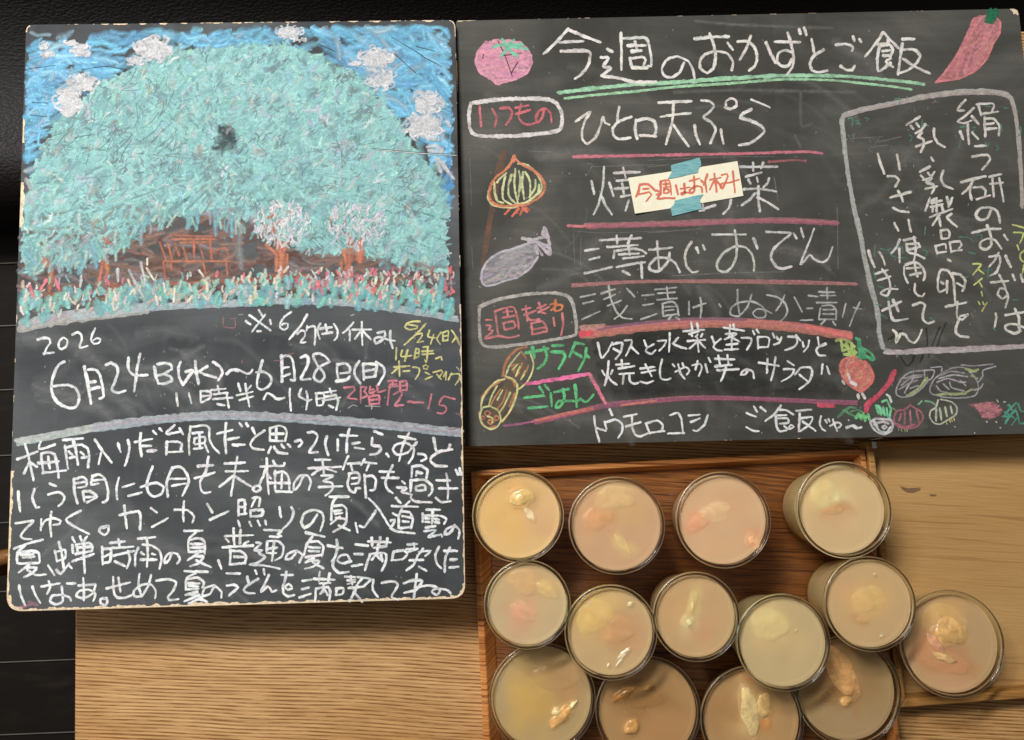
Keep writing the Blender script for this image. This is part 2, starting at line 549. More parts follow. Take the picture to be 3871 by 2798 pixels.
# white scrap of tape and clear film on the pale tray's corner
def flat_patch(name, px, plane, up, mat, parent, thick=0.0002):
    pts = [plane.at(u, v, up) for u, v in px]
    area = sum(pts[i].x * pts[(i + 1) % len(pts)].y - pts[(i + 1) % len(pts)].x * pts[i].y for i in range(len(pts)))
    if area < 0: pts.reverse()
    v, f = box_prism(pts, thick)
    return mesh_obj(name, v, f, mat, parent)
flat_patch('sticker', [(3295, 1670), (3312, 1672), (3311, 1686), (3316, 1692), (3306, 1696), (3296, 1692)], P_R2, 0.0007, M_WHITE, TRAY2)
flat_patch('sticker', [(3284, 1665), (3300, 1660), (3326, 1653), (3338, 1653), (3336, 1657), (3312, 1662)], P_R2, 0.0005, M_WHITE, TRAY2)
flat_patch('dent', [(3401, 1838), (3412, 1841), (3432, 1846), (3480, 1843), (3478, 1854), (3450, 1864), (3430, 1862), (3412, 1852)], Plane(0.004), 0.0003, mat_plain('dent_wood', (128, 100, 72), 0.8), TRAY2)
flat_patch('dent', [(3512, 1870), (3524, 1868), (3542, 1871), (3532, 1877), (3518, 1876)], Plane(0.004), 0.0003, bpy.data.materials['dent_wood'], TRAY2)

# ------------------------------------------------------------------ boards
def round_poly(c, rad, n=7):
    out = []
    N = len(c)
    for i in range(N):
        p0, p1, p2 = c[i - 1], c[i], c[(i + 1) % N]
        r = rad[i]
        def to(a, b, d):
            L = math.hypot(b[0] - a[0], b[1] - a[1]); return (a[0] + (b[0] - a[0]) * d / L, a[1] + (b[1] - a[1]) * d / L)
        a = to(p1, p0, r); b = to(p1, p2, r)
        for k in range(n + 1):
            t = k / n
            out.append(((1 - t) ** 2 * a[0] + 2 * t * (1 - t) * p1[0] + t * t * b[0],
                        (1 - t) ** 2 * a[1] + 2 * t * (1 - t) * p1[1] + t * t * b[1]))
    return out

LB_PX = [(99, 94), (1721, 76), (1759, 2262), (24, 2312)]
RB_PX = [(1724, 79), (3850, 33), (4026, 1636), (1756, 1688)]
def plane_for(bottom_px, top_px, zb, zt):
    yb = Plane(zb).at(*bottom_px).y; yt = Plane(zt).at(*top_px).y
    return Plane(zb, (zt - zb) / (yt - yb), yb)
PL = plane_for((900, 2290), (900, 85), 0.062, 0.071)
PR = plane_for((2700, 1665), (2700, 58), 0.046, 0.067)

def board(name, label, px, rad, plane, m_top, thick=0.009):
    out = round_poly(px, rad)
    pts = [plane.at(u, v) for u, v in out]
    pts.reverse()                                     # ccw from above
    root = tag(empty(name, sum(pts, Vector()) / len(pts)), label, 'chalkboard')
    root.location.z = 0.0005
    v, f = box_prism(pts, thick)
    n = len(pts)
    # dense enough outline already; top painted, the rest raw
    idx = [0] + [1] * (len(f) - 1)
    mesh_obj('panel', v, f, [m_top, M_SIDE], root, idx)
    return root, out
LBOARD, lout = board('tree_chalkboard', 'tall chalkboard with a big chalk tree and rows of white handwriting, worn cream edges', LB_PX, [28, 30, 55, 62], PL, M_BOARD_L)
RBOARD, rout = board('menu_chalkboard', 'wide chalkboard menu with chalk vegetables and a paper note taped on', RB_PX, [8, 22, 20, 8], PR, M_BOARD_R)
def batten(root, plane, p0, p1, halfw, thick=0.009):
    a = plane.at(*p0); b = plane.at(*p1)
    a.z -= thick + 0.0006; b.z -= thick + 0.0006
    top, bot = [], []
    v = []
    for c in (a, b):
        for dy in (-halfw, halfw):
            v.append(Vector((c.x, c.y + dy, c.z + plane.tilt * dy)))
    w = [Vector((p.x, p.y, 0.0006)) for p in v]
    V = v + w
    F = [(0, 2, 3, 1), (4, 5, 7, 6), (0, 4, 6, 2), (1, 3, 7, 5), (0, 1, 5, 4), (2, 6, 7, 3)]
    mesh_obj('batten', V, F, M_BATTEN, root)
batten(LBOARD, PL, (420, 700), (1600, 690), 0.015)
batten(LBOARD, PL, (420, 1950), (1600, 1930), 0.015)
batten(RBOARD, PR, (1900, 430), (3700, 400), 0.015)
batten(RBOARD, PR, (1900, 1430), (3700, 1400), 0.015)

# worn edges: ragged pale strips along the outline, just above the paint
rnd = random.Random(5)
def chipped(root, plane, path, wfun, up=0.00012, step=5.0, name='chipped_edge'):
    pts = []
    for (a, b) in zip(path[:-1], path[1:]):
        L = math.hypot(b[0] - a[0], b[1] - a[1]); n = max(1, int(L / step))
        for k in range(n):
            t = k / n
            pts.append((a[0] + (b[0] - a[0]) * t, a[1] + (b[1] - a[1]) * t))
    pts.append(path[-1])
    n = len(pts)
    V, F = [], []
    prev, gap = None, 0.0
    def flush():
        if F: mesh_obj(name, list(V), list(F), M_RAW, root)
        V.clear(); F.clear()
    for i, p in enumerate(pts):
        a = pts[max(0, i - 1)]; b = pts[min(n - 1, i + 1)]
        L = math.hypot(b[0] - a[0], b[1] - a[1]) or 1
        nx, ny = -(b[1] - a[1]) / L, (b[0] - a[0]) / L
        w = wfun(i / (n - 1), p)
        if w > 0.8:
            if gap > 75: flush()
            gap = 0.0
            k = len(V)
            V.append(plane.at(p[0], p[1], up)); V.append(plane.at(p[0] + nx * w, p[1] + ny * w, up + 0.0001))
            if prev is not None: F.append((prev, prev + 1, k + 1, k))
            prev = k
        else:
            prev = None; gap += L / 2
    flush()
def chipfun(base, amp, thr, freq, seed):
    def f(t, p):
        q = mnoise.noise((p[0] / freq, p[1] / freq, seed)) * 0.5 + 0.5
        q2 = mnoise.noise((p[0] / (freq * 0.3), p[1] / (freq * 0.3), seed + 9)) * 0.5 + 0.5
        w = base + amp * max(0.0, (q * 0.65 + q2 * 0.35) - thr) / (1 - thr)
        return w
    return f
nseg = 8
def seg(out, i, j):    # outline samples between corner arcs
    return out[i:j + 1]
# left board: outline order TL arc(0-7) TR arc(8-15) BR arc(16-23) BL arc(24-31); inward is to the right of travel -> left normal in image y-down
chipped(LBOARD, PL, lout[4:12], chipfun(0.6, 12, 0.48, 40, 1.0))                # top edge
chipped(LBOARD, PL, lout[9:16] , chipfun(3.0, 10, 0.35, 30, 2.0))
chipped(LBOARD, PL, [lout[15], (1722 + 20, 1100)], chipfun(0.0, 9, 0.52, 60, 3.0))
chipped(LBOARD, PL, [(1742, 1150), lout[16]], chipfun(2.5, 14, 0.42, 45, 4.0))
chipped(LBOARD, PL, lout[16:24], chipfun(8.0, 14, 0.4, 30, 5.0))
chipped(LBOARD, PL, lout[23:26], chipfun(5.0, 18, 0.38, 36, 6.0))               # bottom edge
chipped(LBOARD, PL, lout[24:32], chipfun(11.0, 14, 0.3, 30, 7.0))
chipped(LBOARD, PL, [lout[31], (42, 1780)], chipfun(5.0, 18, 0.36, 45, 8.0))
chipped(LBOARD, PL, [(47, 1650), (64, 1150)], chipfun(0.0, 9, 0.55, 45, 9.0))
chipped(LBOARD, PL, [(74, 860), (80, 690)], chipfun(8.0, 16, 0.3, 45, 10.0))
chipped(LBOARD, PL, [(85, 540), (88, 450)], chipfun(2.0, 14, 0.3, 30, 11.0))
chipped(LBOARD, PL, lout[0:6], chipfun(3.0, 6, 0.3, 30, 12.0))
# right board: a few bare spots
chipped(RBOARD, PR, [rout[6], (1800, 77)], chipfun(1.0, 7, 0.45, 30, 13.0))
chipped(RBOARD, PR, [(1800, 77), (3790, 35)], chipfun(0.0, 4, 0.55, 50, 14.0))
chipped(RBOARD, PR, [(3818, 34), (3832, 33.6), (3846, 40), (3850, 58)], lambda t, p: 3 + 16 * math.sin(math.pi * t))
chipped(RBOARD, PR, [(3300, 1652.5), (1758, 1687)], chipfun(0.0, 6, 0.6, 25, 15.0))
chipped(RBOARD, PR, [rout[-1], (1750, 1480)], chipfun(0.0, 7, 0.5, 20, 16.0))
def inpoly(x, y, poly):
    c = False
    j = len(poly) - 1
    for i in range(len(poly)):
        xi, yi = poly[i]; xj, yj = poly[j]
        if (yi > y) != (yj > y) and x < (xj - xi) * (y - yi) / (yj - yi) + xi:
            c = not c
        j = i
    return c
# ------------------------------------------------------------------ chalk strokes
def pastel(c):
    # chalk pigment is always cut with white; only marks where bare slate shows stay dark
    if max(c) < 112: return tuple(k * 1.15 for k in c)
    return tuple(k * .78 + .22 * 235 for k in c)
class Chalk:
    """collects chalk marks of one drawing and links them as ONE mesh lying on a plane"""
    def __init__(self, plane, z0=0.00012, dz=1.2e-7, clip=None, soft=0.8):
        self.pl, self.z, self.dz = plane, z0, dz
        self.v, self.f, self.c = [], [], []
        self.clip, self.soft = clip, soft
        self.rng = []
    def ribbon(self, pts, w, col, al=0.95, rough=0.16, taper=0.35, seed=None, smooth=True, step=7.0, pv=0.0):
        r = RND
        if len(pts) == 1:
            pts = [pts[0], (pts[0][0] + 2, pts[0][1] + 2)]
        if smooth and len(pts) > 2:
            q = []
            n = len(pts)
            for i in range(n - 1):
                p0 = pts[max(0, i - 1)]; p1 = pts[i]; p2 = pts[i + 1]; p3 = pts[min(n - 1, i + 2)]
                L = math.hypot(p2[0] - p1[0], p2[1] - p1[1])
                m = max(1, int(L / step))
                for k in range(m):
                    t = k / m
                    # catmull-rom pulled half way to the chord so that written corners stay corners
                    def cr(a, b, c, d):
                        return 0.5 * (2 * b + (c - a) * t + (2 * a - 5 * b + 4 * c - d) * t * t + (3 * b - a - 3 * c + d) * t ** 3)
                    x = cr(p0[0], p1[0], p2[0], p3[0]); y = cr(p0[1], p1[1], p2[1], p3[1])
                    lx = p1[0] + (p2[0] - p1[0]) * t; ly = p1[1] + (p2[1] - p1[1]) * t
                    q.append((x * .7 + lx * .3, y * .7 + ly * .3))
            q.append(pts[-1])
        else:
            q = []
            for a, b in zip(pts[:-1], pts[1:]):
                L = math.hypot(b[0] - a[0], b[1] - a[1]); m = max(1, int(L / step))
                for k in range(m):
                    q.append((a[0] + (b[0] - a[0]) * k / m, a[1] + (b[1] - a[1]) * k / m))
            q.append(pts[-1])
        n = len(q)
        if self.clip is not None:
            q = [p for p in q if inpoly(p[0], p[1], self.clip)]
            n = len(q)
            if n < 2: return
        base = len(self.v)
        up = self.z; self.z += self.dz
        L4 = lin(pastel(col))
        # end caps: half a width out at both ends
        def dirn(i):
            a = q[max(0, i - 1)]; b = q[min(n - 1, i + 1)]
            L = math.hypot(b[0] - a[0], b[1] - a[1]) or 1
            return (b[0] - a[0]) / L, (b[1] - a[1]) / L
        rows = []
        d0 = dirn(0); d1 = dirn(n - 1)
        rows.append(((q[0][0] - d0[0] * w * .42, q[0][1] - d0[1] * w * .42), d0, 0.55))
        for i in range(n):
            rows.append((q[i], dirn(i), 1.0))
        rows.append(((q[-1][0] + d1[0] * w * .42, q[-1][1] + d1[1] * w * .42), d1, 0.45))
        nr = len(rows)
        s1 = r.random() * 100
        for i, (p, d, k) in enumerate(rows):
            t = i / (nr - 1)
            ww = w * 0.5 * k * (1 - taper * 0.5 * (t ** 2)) * (1 + pv * mnoise.noise((p[0] * .022, p[1] * .022, s1 + 20)))
            a1 = 1 + rough * mnoise.noise((p[0] * .11, p[1] * .11, s1)) * 2
            a2 = 1 + rough * mnoise.noise((p[0] * .11, p[1] * .11, s1 + 50)) * 2
            nx, ny = -d[1], d[0]
            self.v.append(self.pl.at(p[0] + nx * ww * a1, p[1] + ny * ww * a1, up))
            self.v.append(self.pl.at(p[0] - nx * ww * a2, p[1] - ny * ww * a2, up))
            av = al * (1 + (0.16 + pv * .9) * mnoise.noise((p[0] * .035, p[1] * .035, s1 + 9)))
            ed = av * self.soft if i not in (0, nr - 1) else av * self.soft * .7
            self.v.insert(len(self.v) - 1, self.pl.at(p[0], p[1], up + 2e-8))
            self.c.append(L4 + (ed,)); self.c.append(L4 + (av,)); self.c.append(L4 + (ed,))
        for i in range(nr - 1):
            k = base + 3 * i
            self.f.append((k, k + 1, k + 4, k + 3)); self.f.append((k + 1, k + 2, k + 5, k + 4))
        self.rng.append((base, len(self.v)))
    def poly(self, pts, col, al=0.8, jit=3.0, vary=0.0):
        """filled smear: fan of rings so that the cover can vary inside"""
        up = self.z; self.z += self.dz * 4
        cx = sum(p[0] for p in pts) / len(pts); cy = sum(p[1] for p in pts) / len(pts)
        q = []
        N = len(pts)
        for i in range(N):
            a, b = pts[i], pts[(i + 1) % N]
            L = math.hypot(b[0] - a[0], b[1] - a[1]); m = max(1, int(L / 9))
            for k in range(m):
                t = k / m
                q.append((a[0] + (b[0] - a[0]) * t + RND.uniform(-jit, jit), a[1] + (b[1] - a[1]) * t + RND.uniform(-jit, jit)))
        n = len(q)
        base = len(self.v)
        RR = 7
        L4 = lin(pastel(col))
        for j in range(1, RR + 1):
            s = j / RR
            for p in q:
                x = cx + (p[0] - cx) * s; y = cy + (p[1] - cy) * s
                self.v.append(self.pl.at(x, y, up))
                nz = mnoise.noise((x * .02, y * .02, 3.3)) * vary
                self.c.append(L4 + (al + nz,))
        for j in range(RR - 1):
            for i in range(n):
                k = (i + 1) % n
                self.f.append((base + j * n + i, base + j * n + k, base + (j + 1) * n + k, base + (j + 1) * n + i))
        self.f.append(tuple(base + i for i in range(n)))
        self.rng.append((base, len(self.v)))
    def build(self, name, parent, label=None, stuff=False):
        # marks that stand well apart (2 cm, or half a mark's own length) become objects of their own
        comp = list(range(len(self.v)))
        def find(a):
            while comp[a] != a:
                comp[a] = comp[comp[a]]; a = comp[a]
            return a
        groups = [[0, len(self.v)]]
        if not stuff and len(self.rng) < 1200:
            R = self.rng
            bb = []
            for a, b in R:
                xs = [p.x for p in self.v[a:b]]; ys = [p.y for p in self.v[a:b]]
                bb.append((min(xs), max(xs), min(ys), max(ys)))
            par = list(range(len(R)))
            def fd(a):
                while par[a] != a:
                    par[a] = par[par[a]]; a = par[a]
                return a
            for i in range(len(R)):
                A = bb[i]; sa = max(A[1] - A[0], A[3] - A[2])
                for j in range(i):
                    B = bb[j]; sb = max(B[1] - B[0], B[3] - B[2])
                    gx = max(0, A[0] - B[1], B[0] - A[1]); gy = max(0, A[2] - B[3], B[2] - A[3])
                    if math.hypot(gx, gy) <= max(0.0195, 0.49 * max(sa, sb)):
                        a, b = fd(i), fd(j)
                        if a != b: par[a] = b
            gs = {}
            for i in range(len(R)): gs.setdefault(fd(i), []).append(R[i])
            groups = list(gs.values())
        else:
            groups = [[(0, len(self.v))]]
        out = []
        owner = [-1] * len(self.v)
        for g, rs in enumerate(groups):
            for a, b in rs:
                for k in range(a, b): owner[k] = g
        for g, rs in enumerate(groups):
            idx = [k for k in range(len(self.v)) if owner[k] == g] if len(groups) > 1 else list(range(len(self.v)))
            mp = {k: i for i, k in enumerate(idx)}
            fs = [tuple(mp[k] for k in f) for f in self.f if owner[f[0]] == g]
            o = mesh_obj(name, [self.v[k] for k in idx], fs, M_CHALK, parent, cols=[self.c[k] for k in idx])
            if stuff: o['kind'] = 'stuff'
            out.append(o)
        return out[0]

RND = random.Random(11)
def parse(text, ox=0.0, oy=0.0, s=1.0):
    out = []
    for part in text.replace('\n', ' ').split(';'):
        k = part.split()
        if len(k) < 2: continue
        out.append([(ox + float(k[i]) / s, oy + float(k[i + 1]) / s) for i in range(0, len(k) - 1, 2)])
    return out
def write(ch, frame, col, w, al, text):
    for st in parse(text, *frame):
        ch.ribbon(st, w * RND.uniform(0.88, 1.08), tuple(c + RND.uniform(-4, 4) for c in col), al * RND.uniform(.86, 1.06), rough=.24, pv=.32)

L1 = (0, 1150, 2.52); L2 = (850, 1150, 2.52); L3 = (0, 1600, 2.52); L4_ = (850, 1600, 2.52)
L5 = (0, 1900, 2.52); L6 = (850, 1900, 2.52)
R1 = (1720, 0, 2.52); R2 = (2550, 0, 2.52); R3 = (3000, 0, 2.604); R4 = (1720, 500, 2.52); R5 = (2450, 500, 2.52)
R6 = (3100, 300, 2.9416); R7 = (3100, 750, 2.9416); R8 = (1720, 1030, 2.446); R9 = (2400, 1030, 2.4467); R10 = (3100, 1200, 2.9416)
C1 = (0, 0, 2.267); C2 = (850, 0, 2.267); C3 = (0, 600, 2.267); C4 = (850, 600, 2.267)
F = (0, 0, 1.0)
WHITE = (234, 235, 235); WARM = (224, 218, 209); PALE = (196, 196, 194)
YEL = (216, 208, 120); PINK = (205, 105, 118); RED = (206, 92, 96); GRN = (70, 176, 100)

# ------------------------------------------------------------------ left board writing
ch = Chalk(PL, 0.00022)
write(ch, L1, WHITE, 9, .85, """358 338 420 322 470 330 480 370 450 410 420 480; 415 470 515 462;
600 318 565 360 560 410 590 430 635 400 645 345 610 318; 690 292 740 268 775 290 780 340 760 415 835 398;
908 230 880 290 870 345 895 378 940 370 958 335 920 325 890 345""")
write(ch, L1, WHITE, 12, .85, """615 550 570 570 530 630 500 720 490 800 510 880 560 945 640 985 700 990 745 950 755 870 720 800 650 770 560 775 490 785;
805 595 830 720 870 945; 840 625 910 625 950 670 970 750 990 880 950 900; 840 748 910 738; 860 812 950 790;
1010 580 1060 560 1110 590 1125 650 1100 730 1065 820 1130 845 1195 825; 1225 510 1220 580 1235 640 1290 680 1405 675; 1335 475 1310 600 1280 830;
1470 595 1485 680 1510 760; 1500 570 1580 562 1630 580 1635 620 1560 665 1500 680; 1560 665 1625 690 1635 730 1560 760 1510 755;
1720 550 1700 620 1710 700 1745 770; 1860 545 1870 640 1890 760; 1770 645 1840 630 1800 690 1745 770; 1975 590 1920 630 1900 640 1950 670 2060 700;
2030 550 2100 600 2120 660 2080 725; 2160 665 2210 625 2268 640""")
write(ch, L1, WHITE, 9, .82, """1680 850 1695 970; 1800 850 1825 945; 1910 830 1915 930; 1910 830 1990 830 2010 860 1995 900 1920 938; 1915 880 1990 870;
2010 820 2150 805; 2075 780 2090 850; 2040 860 2170 845; 2030 905 2215 890; 2160 850 2180 985; 2070 950 2140 965""")
write(ch, L2, WHITE, 9, .8, """235 105 435 250; 385 100 260 262; 325 55 355 110; 200 160 245 195; 430 150 440 190; 310 258 345 258;
635 75 570 120 530 180 530 225 570 245 600 220 600 185 560 185 540 200; 785 100 720 210 615 335;
690 285 730 250 765 265 760 310 720 365 770 362; 785 210 780 250; 785 225 840 210 865 235 855 390;
910 185 890 220 885 270 905 330; 905 235 1020 220; 960 195 975 270; 930 285 1025 268; 1040 190 1075 250 1070 310 1045 345;
1225 175 1180 230 1125 275; 1190 250 1190 350; 1215 245 1395 242; 1305 170 1310 390; 1300 250 1240 330; 1320 260 1390 335;
1455 275 1520 260 1530 290 1500 340 1440 375 1425 330 1480 315 1560 340 1620 350; 1580 255 1575 330 1600 420;
20 665 60 625 110 620 160 640 210 665 250 650 262 625""")
write(ch, L2, WHITE, 11, .82, """360 535 335 620 310 720 310 790 350 815 410 790 445 730 430 680 370 645 300 650;
540 490 545 600 545 740; 545 505 600 490 640 520 660 620 665 725 630 720; 545 610 610 600; 550 690 620 665;
725 510 770 490 795 520 790 580 750 660 725 715 815 715; 990 555 900 600 850 670 860 720 910 740 950 700 940 650 890 590 850 520 845 480 900 470 960 500 1000 550;
1070 570 1070 640 1080 720; 1080 575 1150 565 1190 600 1185 650 1100 660; 1060 735 1160 720 1190 690; 1280 545 1240 610 1240 680 1290 755;
1320 570 1325 720; 1320 570 1420 570 1450 590 1430 690; 1340 640 1420 620; 1330 700 1430 690; 1440 550 1510 600 1520 670 1460 770""")
write(ch, L2, WHITE, 9, .82, """130 755 150 830; 250 775 205 830; 115 870 265 835; 140 915 270 880; 195 760 215 880 235 975;
370 905 400 850 440 860 500 905 570 890; 620 805 620 900 630 1015; 730 805 710 880 800 920 825 910; 775 830 790 900 775 1005;
870 850 880 965; 865 850 940 850 950 880 930 960 880 965; 875 905 940 895; 940 845 1060 825; 1000 805 1015 850; 950 885 1060 865; 930 920 1100 890; 1060 880 1080 920 1060 1010; 990 965 1035 985""")
write(ch, L2, (170, 172, 165), 5, .6, "1175 990 1225 960 1260 975; 1340 970 1480 975; 1400 960 1400 1000; 2210 600 2240 640; 135 100 170 100; 1200 110 1230 100")
ch.build('white_handwriting', LBOARD)
ch = Chalk(PL, 0.00024)
write(ch, L2, YEL, 7.5, .72, """1860 165 1790 165 1730 190 1715 220 1760 245 1830 230 1835 210 1740 195; 1915 185 1830 280 1710 390;
1830 285 1880 280 1870 320 1830 365 1890 355; 1950 250 1935 310 2000 320; 1990 290 1960 380; 2060 270 2020 330 2050 380; 2075 275 2080 350; 2075 275 2130 255 2125 345; 2080 305 2125 300; 2075 350 2125 345; 2160 250 2200 310 2165 365; 2210 320 2235 385;
1635 415 1630 530; 1690 440 1680 500 1780 490; 1740 440 1715 545; 1820 430 1805 520; 1820 425 1850 430 1845 500 1810 510; 1815 470 1845 465; 1890 410 1940 405; 1880 450 1980 445; 1880 480 1990 470; 1935 410 1920 560 1905 530; 2010 520 2060 500 2068 530;
1610 600 1760 590; 1660 545 1665 685; 1660 600 1590 660; 1700 640 1760 635; 1790 600 1850 610 1850 660 1815 715; 1915 580 1890 590 1895 615 1925 620 1940 595 1915 580; 1910 650 1950 670; 1910 715 1975 690;
1985 650 2060 630 2075 650 2040 700; 2020 670 2060 715; 2110 645 2085 690; 2110 650 2105 720; 2160 660 2130 720; 2150 670 2235 665 2230 720 2195 770""")
ch.build('yellow_handwriting', LBOARD)
ch = Chalk(PL, 0.00024)
write(ch, L2, PINK, 8.5, .78, """1135 795 1230 790 1240 820 1170 890 1255 905; 1295 785 1295 940; 1295 790 1350 790 1330 830 1360 870 1310 890; 1385 785 1380 850 1430 830; 1380 820 1420 810; 1450 775 1460 840 1530 820; 1370 880 1380 955; 1370 885 1470 870 1470 950; 1380 915 1470 905; 1380 955 1470 945; 1420 850 1400 880;
1555 735 1640 730; 1570 765 1640 760; 1600 735 1600 770; 1560 790 1650 780; 1670 740 1670 820; 1670 740 1730 735 1735 820; 1675 780 1730 775; 1675 825 1735 815;
1575 770 1560 860 1550 960; 1610 860 1670 830 1690 850 1660 910 1620 965 1700 960; 1970 860 1940 995; 2190 905 2090 880 2065 900 2040 960 2100 970 2110 1010 2070 1045 2025 1035""")
write(ch, L2, PINK, 12, .72, "1745 930 1890 940")
write(ch, L2, (150, 90, 92), 5, .5, "470 540 530 535 600 480 660 470; 60 140 95 140 100 225 40 225; 165 535 165 560; 2200 1040 2250 1060; 2140 1195 2240 1180")
write(ch, L1, (150, 90, 92), 5, .5, "2060 200 2070 220; 2130 130 2135 215 2240 225 2240 130")
write(ch, L5, (190, 120, 140), 14, .35, "190 1000 250 985 300 970; 280 950 360 975")
ch.build('pink_handwriting', LBOARD)

PARA = 10.5
ch = Chalk(PL, 0.00022)
write(ch, L3, WHITE, PARA, .92, """165 345 360 270; 240 200 275 320 320 545; 280 370 230 480; 280 370 355 415; 390 175 370 245 440 235 525 200; 395 290 400 380 415 465; 395 290 460 275 520 300 545 400 560 520; 365 380 560 365; 460 320 475 430; 405 475 630 450;
600 160 790 145; 700 170 725 270 745 395; 620 215 635 330 650 435; 620 235 700 215 780 205 835 240 850 310 840 420; 655 270 690 300; 665 330 710 320; 770 275 800 300; 780 330 830 320;
905 155 960 240 1065 375; 965 280 940 390; 1125 190 1150 275; 1220 160 1235 230 1220 320 1190 405;
1285 180 1450 150; 1340 95 1335 200 1350 315; 1355 218 1440 215; 1405 265 1490 260; 1460 75 1490 105; 1520 50 1545 75;
1665 20 1580 95 1600 105 1720 80; 1710 50 1745 105; 1590 175 1585 300; 1590 180 1690 175 1735 200 1720 270; 1610 275 1740 270;
1815 30 1800 160 1805 300; 1815 40 1950 20 1995 50 1995 150 2030 220 2090 285; 1835 95 1930 85; 1855 145 1850 190; 1860 145 1950 130 1950 185 1860 200; 1900 90 1905 240; 1850 245 1930 235; 1950 200 1985 275;
2070 100 2215 65; 2155 0 2145 140 2155 285; 2165 155 2260 140; 2220 210 2268 215;
175 650 180 740 195 840; 330 625 310 710 345 805 375 800; 475 575 535 600; 460 680 560 655 615 700 600 750 560 790;
705 530 710 650 740 765; 705 535 790 510 825 540 820 600 745 615; 715 575 810 560; 880 510 870 585; 880 505 950 490 1000 530 1030 640 1025 730 980 755; 890 545 990 535; 880 585 940 575; 790 650 805 745; 795 650 860 650 925 700 830 755; 815 705 910 700;
1135 520 1110 620 1120 725; 1170 610 1280 575; 1225 695 1350 660; 1455 410 1415 520 1400 610 1420 670 1470 700 1540 670 1560 610 1500 570 1430 580 1340 610;
1640 430 1590 560 1600 700; 1640 425 1720 415 1780 480 1800 560 1740 690; 1620 530 1770 530; 1640 595 1770 575;
1985 320 1960 460 1905 560 1920 640 1950 665 2005 655; 1885 410 2030 400; 1855 525 1950 500 2045 470;
150 955 320 930 250 1000 200 1075 230 1100 300 1105; 395 915 390 1020; 390 1000 430 930 510 905 580 930 570 960 510 970; 490 845 480 960 490 1080; 770 835 680 880 630 920 700 980 850 1055; 1035 980 970 990 945 1030 1000 1065 1035 1030 1030 980 985 1000;
1140 875 1320 840 1340 920 1335 1015; 1185 785 1195 900 1210 1000; 1440 810 1495 850; 1450 990 1600 905; 1665 825 1790 830 1850 890 1835 945; 1755 745 1745 840 1750 935; 1975 770 2025 850; 2000 920 2175 840""")
